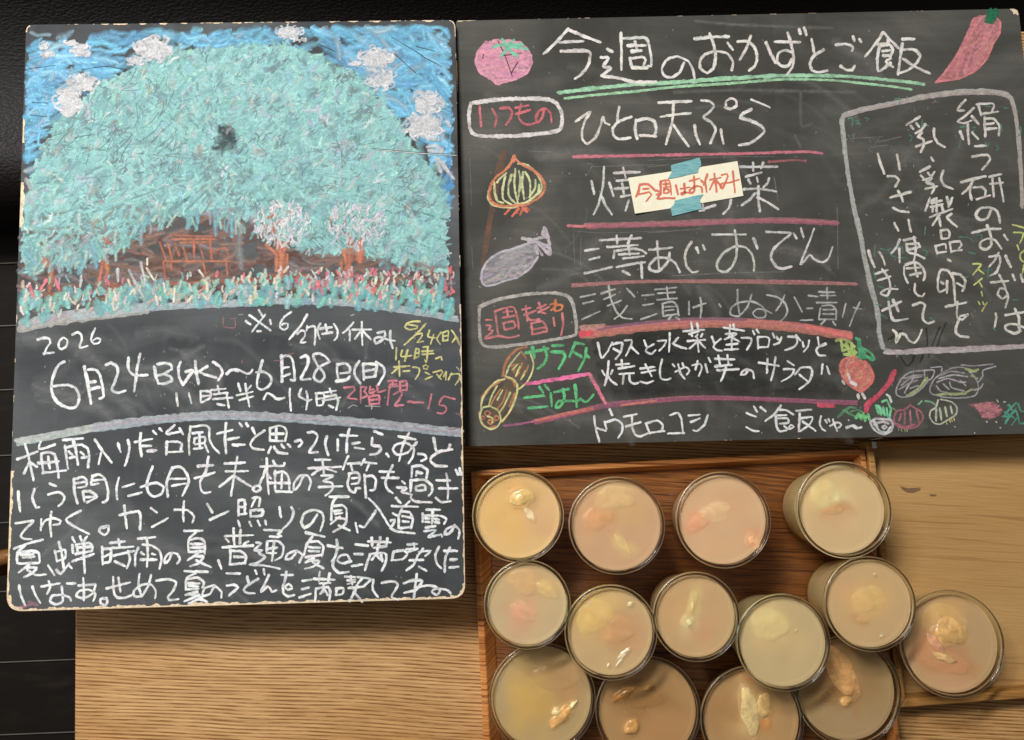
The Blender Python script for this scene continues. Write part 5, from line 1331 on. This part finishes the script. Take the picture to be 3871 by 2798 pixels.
write(ch, R10, (166, 178, 112), 9, .7, "1190 670 1130 760 1040 840 960 870; 1170 690 1100 780 1000 850; 1620 570 1700 590 1760 580; 1660 600 1740 600; 1680 650 1750 680; 1300 860 1450 850 1600 840 1690 800; 1450 860 1620 850")
ch.build('eggplant_drawing', RBOARD)
ch = Chalk(PR, 0.00014)
write(ch, R10, (164, 84, 98), 8, .8, "1000 980 930 1030 860 1040 820 1120 850 1200 960 1235 1080 1210 1145 1120 1120 1050 1040 1000 1000 970; 940 1050 940 1190; 1000 1040 1010 1190; 1070 1030 1100 1170; 900 1070 880 1150; 840 1180 950 1215 1060 1190")
write(ch, R10, (176, 168, 96), 4, .7, "870 1230 875 1260; 900 1240 910 1265; 940 1240 945 1270; 965 1240 970 1270; 810 1010 850 1040")
write(ch, R10, (186, 192, 164), 7.5, .8, "1310 920 1290 1000 1230 1040 1220 1110 1260 1170 1330 1190 1420 1140 1510 1080 1520 1000 1460 940 1340 910; 1290 1020 1290 1150; 1330 1010 1350 1140; 1390 1000 1410 1100; 1450 990 1470 1070")
write(ch, R10, (112, 176, 130), 7, .75, "1170 930 1230 940 1280 970; 1090 970 1130 930")
write(ch, R10, (196, 182, 96), 4, .8, "1400 1150 1410 1190; 1440 1140 1450 1170; 1460 1130 1470 1160; 1485 1120 1495 1150")
ch.build('onion_drawing', RBOARD)
ch = Chalk(PR, 0.00014)
pr = P(R10, "1650 970 1750 960 1850 930 1960 950 2030 1030 1990 1100 1880 1140 1790 1110 1750 1020")
ch.poly(pr, (150, 80, 92), .55, 2)
fillscrib(ch, pr, (186, 104, 114), 32, (6, 10), (.6, .85), .1)
ch.build('radish_drawing', RBOARD)
ch = Chalk(PR, 0.00014)
write(ch, R10, (56, 142, 116), 7, .78, "2040 1110 2070 1060 2110 1010 2080 980; 2070 1060 2180 950; 2060 1180 2120 1090 2180 1040 2220 1180 2300 1160; 2130 1200 2200 1100; 2100 970 2150 1060; 2200 960 2240 1050 2300 1020; 2020 1100 2100 1100; 2050 1050 2160 1120; 2060 1160 2110 1080 2180 1010")
write(ch, R10, (214, 214, 210), 5, .9, "1850 1160 1858 1165; 1955 1162 1962 1168; 2000 1225 2008 1230; 1495 1215 1502 1220; 1715 1285 1722 1288; 315 1140 322 1150; 1965 920 1980 940; 2040 940 2060 940")
ch.build('leaf_drawing', RBOARD)
ch = Chalk(PR, 0.00010, soft=.2)
# dark wiped streaks where slate shows clean, and pale ghosts of old chalk
write(ch, R10, (40, 40, 36), 9, .6, "1180 120 1190 300 1110 500; 1330 110 1270 250 1200 450; 860 380 960 540; 1060 350 1030 480 980 540; 1400 60 1340 200 1300 330; 760 250 900 150")
write(ch, R9, (44, 45, 46), 70, .26, "0 640 600 640 1200 640 1800 640; 0 760 600 760 1200 760 1850 760; 0 880 700 880 1300 890 1880 900; 0 1000 600 1000 1200 1010 1880 1030; 0 1100 600 1090 1200 1090 1850 1100; 0 560 300 540 500 520")
write(ch, R8, (44, 45, 46), 60, .26, "1340 740 1957 740; 1360 860 1957 860; 1380 980 1957 980; 1400 1100 1957 1090; 1320 640 1957 620")
write(ch, R4, (130, 128, 122), 4, .4, "1260 300 1310 310 1250 420; 1300 330 1900 310; 1130 940 1400 960 2000 940; 1130 960 1140 1250; 1200 1000 1195 1300; 160 1090 170 1300; 60 170 150 160 100 260; 140 240 160 700; 1100 1360 1220 1340; 700 180 950 190; 1060 160 1100 220")
write(ch, R5, (130, 128, 122), 5, .4, "0 270 600 240 1200 230; 230 1370 700 1345 1300 1330; 0 960 500 920; 1800 720 1810 1300; 1200 430 1240 660; 1400 230 1420 240; 0 330 200 310")
write(ch, R2, (120, 118, 110), 16, .3, "0 880 600 860 1200 870 1720 880; 1200 900 1210 1200 1300 1180; 1150 1300 1200 1400; 200 200 500 230 900 250 1500 270")
ch.build('wiped_streaks', RBOARD, stuff=True)

# ------------------------------------------------------------------ note and tape
NQ = [(2374, 674), (2786.5, 611), (2809, 742), (2399, 811)]       # TL TR BR BL
def note_pt(s, t, extra=0.0):
    u = (NQ[0][0] * (1 - s) + NQ[1][0] * s) * (1 - t) + (NQ[3][0] * (1 - s) + NQ[2][0] * s) * t
    v = (NQ[0][1] * (1 - s) + NQ[1][1] * s) * (1 - t) + (NQ[3][1] * (1 - s) + NQ[2][1] * s) * t
    lift = 0.0003 + 0.0030 * max(0, 0.30 - s) ** 1.5 * 3 * (0.3 + t) + 0.0012 * max(0, s - 0.72) ** 1.4 * 3
    return PR.at(u, v, lift + extra)
note = tag(empty('paper_note', PR.at(2590, 710)), 'cream paper note with red lettering taped across the menu', 'note')
NX, NY = 24, 8
v, f = [], []
for k, ex in ((0, 0.00016), (1, 0.0)):
    for j in range(NY + 1):
        for i in range(NX + 1):
            v.append(note_pt(i / NX, j / NY, ex))
def idx(k, i, j): return k * (NX + 1) * (NY + 1) + j * (NX + 1) + i
for j in range(NY):
    for i in range(NX):
        f.append((idx(0, i, j), idx(0, i, j + 1), idx(0, i + 1, j + 1), idx(0, i + 1, j)))
        f.append((idx(1, i, j), idx(1, i + 1, j), idx(1, i + 1, j + 1), idx(1, i, j + 1)))
for i in range(NX):
    f.append((idx(0, i, 0), idx(0, i + 1, 0), idx(1, i + 1, 0), idx(1, i, 0)))
    f.append((idx(0, i, NY), idx(1, i, NY), idx(1, i + 1, NY), idx(0, i + 1, NY)))
for j in range(NY):
    f.append((idx(0, 0, j), idx(1, 0, j), idx(1, 0, j + 1), idx(0, 0, j + 1)))
    f.append((idx(0, NX, j), idx(0, NX, j + 1), idx(1, NX, j + 1), idx(1, NX, j)))
mesh_obj('paper', v, f, M_PAPER, note, smooth=False)
class NotePlane:
    def at(self, u, v, up=0.0):
        # bilinear inverse by a few Newton-free steps (the quad is nearly a parallelogram)
        ex = (NQ[1][0] - NQ[0][0], NQ[1][1] - NQ[0][1]); ey = (NQ[3][0] - NQ[0][0], NQ[3][1] - NQ[0][1])
        dx, dy = u - NQ[0][0], v - NQ[0][1]
        det = ex[0] * ey[1] - ex[1] * ey[0]
        s = (dx * ey[1] - dy * ey[0]) / det; t = (ex[0] * dy - ex[1] * dx) / det
        return note_pt(min(1, max(0, s)), min(1, max(0, t)), 0.00016 + up)
ch = Chalk(NotePlane(), 0.00006)
NR_ = (204, 88, 60)
write(ch, R4, NR_, 9, 1.5, "1760 500 1750 560 1722 620; 1765 505 1840 500 1910 565; 1790 545 1845 542; 1745 600 1850 575 1870 600 1820 665; 1960 470 1955 600; 1960 470 2040 465 2060 600; 1985 500 2030 495; 2005 480 2010 530; 1985 530 2035 525; 1990 550 1992 585 2035 580 2030 545 1990 550; 1920 560 1940 570; 1920 600 1945 590 1935 625 1925 640 2000 635 2095 635")
write(ch, R5, NR_, 9, 1.5, "265 510 285 600; 310 545 395 530; 345 495 350 590 320 605 310 590 350 580 410 585; 395 470 490 445; 435 425 440 570 400 590 395 560 460 520 510 530 515 580; 505 465 525 485; 565 405 530 510; 545 480 560 580; 590 460 690 440; 630 400 655 580; 630 470 590 555; 645 465 700 530; 700 415 750 405 760 430 710 550 690 540 700 500 780 490 865 465; 805 380 830 590")
ch.build('red_lettering', note)
def tape(px, label, up):
    pts = [PR.at(u, v, up) for u, v in px]
    o = empty('masking_tape', sum(pts, Vector()) / len(pts))
    v, f = box_prism(list(reversed(pts)), 0.00008)
    bpy.data.objects.remove(o)
    c = sum(pts, Vector()) / len(pts)
    me = bpy.data.meshes.new('masking_tape'); me.from_pydata([tuple(p - c) for p in v], [], f); me.materials.append(M_TAPE)
    o = bpy.data.objects.new('masking_tape', me); o.location = c; COL.objects.link(o)
    return tag(o, label, 'tape', 'tape pieces holding the note')
def q5(t): return parse(t, *R5)[0]
tape(q5("217 318 300 296 400 270 486 247 500 285 504 322 478 345 470 385 460 392 400 402 300 428 185 450 200 420 222 384 216 340"), 'torn strip of blue green tape along the top of the paper note', 0.0011)
tape(q5("250 655 330 636 430 612 525 594 505 620 490 645 512 735 430 752 330 778 228 802 212 722 245 690"), 'torn strip of blue green tape below the paper note', 0.0011)

# ------------------------------------------------------------------ jelly cups
def lathe(prof, n=72, c=(0, 0, 0), close_top=False):
    v, f = [], []
    for (r, z) in prof:
        for i in range(n):
            a = 2 * math.pi * i / n
            v.append((c[0] + r * math.cos(a), c[1] + r * math.sin(a), c[2] + z))
    for j in range(len(prof) - 1):
        for i in range(n):
            k = (i + 1) % n
            f.append((j * n + i, j * n + k, (j + 1) * n + k, (j + 1) * n + i))
    return v, f
def wall_profile(R, h, tall):
    """outer radius of the cup at height z"""
    rb = R * (0.80 if tall else 0.78)
    def r(z):
        t = z / h
        if t < 0.16:
            s = t / 0.16
            return rb * (0.80 + 0.20 * math.sin(s * math.pi / 2)) + (R * 0.99 - rb) * t * 0.9
        return rb + (R - rb) * (t ** 0.9) * (0.99) + R * 0.012 * math.sin(math.pi * t)
    return r
ZF = 0.0043
CUPS = []
def cup(px, rpx, tall, fill, label, base, blobs, pieces, rimcol=None):
    h = 0.070 if tall else 0.040
    pl = Plane(ZF + h)
    c = pl.at(*px)
    e1 = pl.at(px[0] + rpx, px[1])
    R = abs(e1.x - c.x)
    root = tag(empty('jelly_cup', Vector((c.x, c.y, ZF))), label, 'dessert cup', 'cups of fruit jelly on the trays')
    O = Vector((c.x, c.y, ZF))
    rr = wall_profile(R, h, tall)
    th = 0.0022
    zs = [h * i / 26 for i in range(27)]
    outer = [(0.0005, 0.0)] + [(rr(z), z) for z in zs]
    inner = [(rr(z) - th, z) for z in reversed(zs) if z > 0.005] + [(0.0005, 0.005)]
    v, f = lathe(outer[:-1] + [(rr(h) - th * 0.1, h - 0.0006)], 80, O)
    v2, f2 = lathe([(rr(h) - th * 0.9, h - 0.0006)] + inner[1:], 80, O)
    n = len(v)
    mesh_obj('glass_wall', v + v2, f + [tuple(i + n for i in q) for q in f2], M_GLASS, root, smooth=True)
    # rounded clear lip
    prof = []
    rc = rr(h) - th / 2
    for k in range(13):
        a = 2 * math.pi * k / 12
        prof.append((rc + (th * 0.72) * math.cos(a), h - 0.0004 + (th * 0.76) * math.sin(a)))
    v, f = lathe(prof, 96, O)
    mesh_obj('rim', v, f, M_RIMG, root, smooth=True)
    # jelly: top disc with soft coloured patches, the dark browns partly painted shade, sides following the glass
    zt = h * fill
    rt = rr(zt) - th - 0.00025
    NRg, NS = 26, 84
    v, f, cc = [], [], []
    base = (min(250, base[0] * 1.17), min(250, base[1] * 1.13), base[2] * 1.00)
    bl_ = lin(base)
    sd = px[0] * 0.013
    def colat(x, y):
        q = list(bl_)
        wx = x + 0.24 * mnoise.noise((x * 1.9, y * 1.9, sd)) + 0.10 * mnoise.noise((x * 5, y * 5, sd + 3))
        wy = y + 0.24 * mnoise.noise((x * 1.9 + 7, y * 1.9, sd)) + 0.10 * mnoise.noise((x * 5 + 3, y * 5, sd))
        for (bx, by, rx, ry, ang, col, st) in blobs:
            a = math.radians(ang)
            dx, dy = wx - bx, wy - by
            ux = (dx * math.cos(a) + dy * math.sin(a)) / rx; uy = (-dx * math.sin(a) + dy * math.cos(a)) / ry
            k = st * math.exp(-(ux * ux + uy * uy) ** 1.5 * 0.9) * (1 + 0.35 * mnoise.noise((x * 4.5, y * 4.5, sd + bx * 9)))
            cl = lin((min(252, col[0] * 1.15), min(250, col[1] * 1.10), col[2] * 1.10))
            for i in range(3): q[i] += (cl[i] - q[i]) * k
        return tuple(q) + (1.0,)
    zb_ = zt - 0.0034
    v.append(O + Vector((0, 0, zb_))); cc.append(colat(0, 0))
    for j in range(1, NRg + 1):
        r = rt * j / NRg
        men = 0.0009 * max(0, (j - NRg + 2)) / 2
        for i in range(NS):
            a = 2 * math.pi * i / NS
            x, y = r * math.cos(a), r * math.sin(a)
            z = zb_ + 0.0005 * mnoise.noise((x * 60, y * 60, sd))
            v.append(O + Vector((x, y, z))); cc.append(colat(x / rt, y / rt))
    for i in range(NS):
        f.append((0, 1 + i, 1 + (i + 1) % NS))
    for j in range(NRg - 1):
        for i in range(NS):
            k = (i + 1) % NS
            f.append((1 + j * NS + i, 1 + (j + 1) * NS + i, 1 + (j + 1) * NS + k, 1 + j * NS + k))
    last = 1 + (NRg - 1) * NS
    sz = [zb_ * (1 - k / 14) for k in range(1, 15)]
    for q, z in enumerate(sz):
        z = max(z, 0.0056)
        r = rr(z) - th - 0.0003
        b = len(v)
        for i in range(NS):
            a = 2 * math.pi * i / NS
            v.append(O + Vector((r * math.cos(a), r * math.sin(a), z)))
            e = 0.5 + 0.5 * mnoise.noise((math.cos(a) * 1.5, math.sin(a) * 1.5, z * 40 + sd))
            mixc = lin((246, 214, 140)) if e > .5 else lin((238, 188, 150))
            w = abs(e - .5) * 1.0
            cc.append(tuple(bl_[m] * (1 - w) + mixc[m] * w for m in range(3)) + (1,))
        for i in range(NS):
            k = (i + 1) % NS
            f.append((last + i, b + i, b + k, last + k))
        last = b
    f.append(tuple(last + i for i in reversed(range(NS))))
    mesh_obj('jelly', v, f, M_JELLY, root, smooth=True, cols=cc)
    # the clear milky surface over it, climbing a little at the glass
    v, f, cc = [O + Vector((0, 0, zt))], [], [tuple(bl_) + (1,)]
    for j in range(1, 25):
        rj = rt * j / 24
        for i in range(NS):
            a = 2 * math.pi * i / NS
            x, y = rj * math.cos(a), rj * math.sin(a)
            v.append(O + Vector((x, y, zt + 0.0008 * max(0, j - 22) / 2 + 0.0003 * mnoise.noise((x * 60, y * 60, sd)))))
            cl = colat(x / rt * .95, y / rt * .95)
            cc.append(tuple(bl_[m] * .55 + cl[m] * .45 for m in range(3)) + (1,))
    for i in range(NS):
        f.append((0, 1 + i, 1 + (i + 1) % NS))
    for j in range(23):
        for i in range(NS):
            k = (i + 1) % NS
            f.append((1 + j * NS + i, 1 + (j + 1) * NS + i, 1 + (j + 1) * NS + k, 1 + j * NS + k))
    mesh_obj('jelly_surface', v, f, M_FILM, root, smooth=True, cols=cc)
    # fruit: lumps sunk below the surface, then the pieces that break through it
    lumps = [(bx, by, rx * .78, ry * .78, ang, col, bx * 7 + by * 3 + sd) for (bx, by, rx, ry, ang, col, st) in blobs if st >= .7 and max(rx, ry) < .62]
    pieces = [(x, y, a_ * 1.15, b_ * 1.15, hh, ang, col, s2, zt - hh * 0.55, .96) for (x, y, a_, b_, hh, ang, col, s2) in pieces] + \
             [(x, y, a_, b_, .0042, ang, col, s2, zt - .0046 - .0006 * abs(mnoise.noise((s2, 1, 2))), 1.06) for (x, y, a_, b_, ang, col, s2) in lumps]
    for (x, y, a_, b_, hh, ang, col, sd2, zc, br) in pieces:
        col = tuple(min(250, (k * .8 + bb * .2) * br) for k, bb in zip(col, base))
        bm = bmesh.new()
        bmesh.ops.create_icosphere(bm, subdivisions=4, radius=1.0)
        A = math.radians(ang)
        vs, fs, cs = [], [], []
        bm.verts.ensure_lookup_table()
        for w in bm.verts:
            p = w.co.copy()
            d = 1 + 0.24 * mnoise.noise((p.x * 1.5 + sd2, p.y * 1.5, p.z * 1.5)) + 0.05 * mnoise.noise((p.x * 4 + sd2, p.y * 4, p.z * 4)) + 0.0 * mnoise.noise((p.x * 10, p.y * 10 + sd2, p.z * 10))
            p *= d
            X = p.x * a_ * R; Y = p.y * b_ * R; Z = p.z * hh
            vs.append(O + Vector((x * rt + X * math.cos(A) - Y * math.sin(A), y * rt + X * math.sin(A) + Y * math.cos(A), zc + Z)))
            t = 0.5 + 0.5 * mnoise.noise((w.co.x * 2 + sd2, w.co.y * 2, w.co.z * 2 + 4))
            
            c1 = lin(col); c2 = lin(tuple(min(255, k * 1.12 + 8) for k in col))
            cs.append(tuple(c1[i] * (1 - t) + c2[i] * t for i in range(3)) + (1,))
        for q in bm.faces: fs.append(tuple(k.index for k in q.verts))
        bm.free()
        mesh_obj('fruit_piece', vs, fs, M_FRUIT, root, smooth=True, cols=cs)
    return root

Y1 = (224, 190, 112); AM = (204, 158, 88); PKO = (222, 158, 122); CR = (232, 214, 160)
cup((1958, 1949), 172, True, .93, "jelly cup with lumpy yellow piece and white shred, nearest the tall chalkboard's lower corner", (212, 186, 148),
    [(-.3, .1, .6, .75, 0, Y1, .75), (.05, .45, .4, .35, 0, AM, .75), (.32, .28, .16, .22, -40, (150, 130, 84), .6), (.6, -.1, .35, .4, 0, (212, 170, 140), .6), (-.1, -.35, .4, .3, 0, (222, 184, 100), .6)],
    [(.08, .40, .26, .17, .0022, 20, (214, 180, 112), 1.0), (.28, .02, .16, .08, .0014, -50, (222, 200, 160), 2.0)])
cup((2331, 1985), 181, True, .95, "jelly cup with one pale pointed fruit slice, second of the row below the menu", (198, 168, 146),
    [(0, .6, .6, .4, 0, (212, 188, 130), .7), (-.42, .15, .4, .35, 20, (212, 158, 102), .8), (-.05, .25, .3, .2, 20, (196, 146, 80), .5), (.42, .35, .35, .35, 0, (208, 180, 116), .65), (.16, -.42, .32, .13, -50, (224, 202, 134), .9)],
    [])
cup((2733, 1964), 179, True, .94, "jelly cup with coral patch and orange piece at its rim, third below the menu", (206, 178, 156),
    [(-.52, -.08, .36, .24, 20, (224, 142, 104), .9), (-.1, .15, .5, .3, 10, (222, 190, 146), .7), (.2, .3, .4, .3, 0, (206, 164, 116), .4), (.72, -.5, .22, .3, 30, (230, 156, 104), .8), (-.1, -.7, .3, .2, 0, (218, 184, 134), .6)],
    [(.72, -.52, .10, .15, .002, 30, (232, 170, 122), 4.0)])
cup((3189, 1926), 180, True, .90, "jelly cup with pale mound over a dark orange hollow, at the brown tray's mitred corner", (206, 186, 158),
    [(-.3, .3, .5, .42, 0, (230, 204, 142), .75), (-.1, .22, .26, .2, 0, (240, 218, 164), .85), (-.12, -.02, .34, .13, 5, (196, 134, 76), .95), (-.2, -.2, .4, .3, 0, (208, 166, 120), .5)],
    [])
cup((1993, 2284), 163, True, .95, "jelly cup with rose pink patch in cloudy jelly, touching the lumpy yellow piece cup", (192, 176, 152),
    [(-.1, -.22, .45, .32, -20, (222, 146, 124), .85), (.0, .5, .6, .4, -20, (202, 162, 106), .75), (.5, .35, .4, .24, -35, (212, 182, 112), .75), (.3, -.3, .4, .4, 0, (208, 184, 140), .5), (-.3, -.6, .3, .2, 0, (214, 164, 134), .5)],
    [])
cup((2309, 2389), 174, True, .93, "jelly cup with golden crescent around brown and white shreds floating", (194, 172, 142),
    [(-.35, .3, .55, .5, 20, (224, 190, 108), .85), (.0, .55, .4, .3, 0, (226, 200, 130), .5), (.22, .02, .5, .42, 0, (190, 138, 90), .85), (.6, -.1, .3, .4, 0, (206, 156, 118), .5)],
    [(.32, -.52, .17, .055, .0012, 40, (226, 204, 172), 5.0), (.2, -.72, .12, .03, .001, 50, (226, 204, 172), 6.0), (-.05, -.78, .05, .03, .001, 70, (226, 204, 172), 6.5), (.5, .62, .07, .05, .001, 30, (222, 204, 160), 6.9)])
cup((2631, 2330), 164, True, .94, "jelly cup with an upright pale yellow green slice standing at its middle", (194, 168, 138),
    [(-.05, .2, .16, .55, -14, (214, 200, 134), .85), (-.15, -.15, .22, .3, -10, (222, 212, 160), .8), (-.5, .1, .35, .4, 0, (206, 172, 116), .6), (.2, -.35, .3, .25, 0, (210, 150, 118), .45)],
    [(-.15, -.2, .07, .10, .0012, -12, (220, 208, 152), 7.0)])
cup((2960, 2427), 177, True, .95, "jelly cup of smooth pale yellow jelly with no fruit pieces showing", (194, 178, 150),
    [(-.22, .34, .6, .5, 0, (226, 204, 142), .85), (-.05, .0, .5, .4, 0, (214, 190, 132), .5)],
    [(.35, .25, .03, .012, .0005, 60, (216, 196, 158), 8.0)])
cup((3287, 2282), 174, True, .95, "jelly cup with soft orange yellow cloud at its centre, overlapping the pale tray's edge", (198, 174, 144),
    [(.05, .1, .55, .4, 10, (220, 184, 110), .85), (-.1, .2, .25, .4, 0, (226, 196, 122), .6), (-.1, -.4, .2, .13, 0, (194, 146, 92), .7), (-.35, .3, .3, .3, 0, (216, 176, 132), .5)],
    [(.22, .66, .04, .03, .0006, 30, (214, 192, 158), 9.0), (.28, -.74, .05, .03, .0006, 20, (214, 192, 158), 9.2)])
cup((2050, 2638), 200, False, .90, "wide jelly cup with yellow jelly and one shiny orange cream piece", (178, 158, 126),
    [(-.3, -.05, .5, .65, 0, (220, 190, 98), .9), (-.1, -.3, .5, .3, 0, (200, 164, 76), .6), (.3, .45, .6, .4, 0, (160, 120, 76), .75), (.4, .1, .3, .3, 0, (190, 140, 86), .6), (-.85, .3, .2, .6, 0, (170, 162, 140), .5)],
    [(.42, -.36, .30, .13, .0045, 42, (218, 164, 96), 10.0), (.62, -.18, .12, .05, .0035, 45, (240, 216, 150), 10.5), (.30, -.30, .10, .09, .0035, 0, (236, 204, 140), 10.7)])
cup((2450, 2687), 198, False, .90, "wide jelly cup with the darkest brown jelly and two amber scraps", (172, 140, 106),
    [(-.05, .22, .55, .32, 0, (116, 76, 30), .8), (-.3, .0, .3, .4, 0, (136, 94, 48), .6), (.3, -.4, .5, .5, 0, (182, 138, 88), .6), (.3, .2, .35, .2, 0, (138, 94, 40), .5)],  # dark browns mix jelly colour with shading put into it
    [(-.5, .30, .26, .10, .003, 30, (176, 118, 56), 11.0), (-.34, -.36, .18, .14, .0045, 40, (200, 148, 84), 12.0), (.05, .42, .10, .05, .002, 20, (166, 112, 52), 12.5)])
cup((2843, 2720), 195, False, .90, "wide jelly cup with a big upright cream chunk at its middle", (176, 146, 112),
    [(.05, .1, .5, .75, 10, (206, 170, 110), .85), (-.05, .15, .22, .55, 8, (222, 202, 146), .85), (-.6, .2, .3, .4, 0, (160, 118, 72), .6), (.35, -.1, .16, .2, 0, (206, 140, 70), .7), (0, .72, .2, .15, 0, (206, 130, 66), .6)],
    [(.0, .12, .17, .50, .0035, 8, (222, 198, 140), 13.0), (.30, .25, .15, .26, .003, -10, (208, 172, 108), 13.5)])
cup((3206, 2611), 200, False, .86, "wide jelly cup with one long peach slice, partly under the smooth yellow cup", (168, 146, 116),
    [(-.1, .3, .42, .6, 20, (206, 150, 92), .8), (-.3, -.1, .5, .3, 0, (136, 90, 40), .85), (.5, .2, .3, .4, 0, (150, 116, 62), .6), (.1, -.6, .6, .3, 0, (178, 156, 128), .5)],
    [(-.06, .34, .24, .54, .005, 22, (218, 162, 100), 14.0), (.0, -.26, .12, .10, .004, 0, (210, 158, 90), 15.0)])
cup((3599, 2434), 196, False, .88, "wide jelly cup with peach pieces and curls standing alone on the pale tray", (192, 166, 136),
    [(.0, .42, .6, .5, 0, (230, 184, 112), .85), (-.4, -.1, .4, .4, 0, (212, 144, 100), .8), (.0, -.42, .6, .3, -15, (192, 128, 86), .8), (.6, .2, .25, .5, 0, (180, 162, 134), .5), (-.1, -.8, .5, .2, 0, (214, 170, 132), .6)],
    [(.05, .22, .34, .26, .0045, 15, (228, 180, 110), 16.0), (-.28, -.02, .10, .24, .004, 35, (222, 160, 120), 17.0), (-.12, -.30, .24, .085, .004, -25, (226, 182, 124), 18.0)])
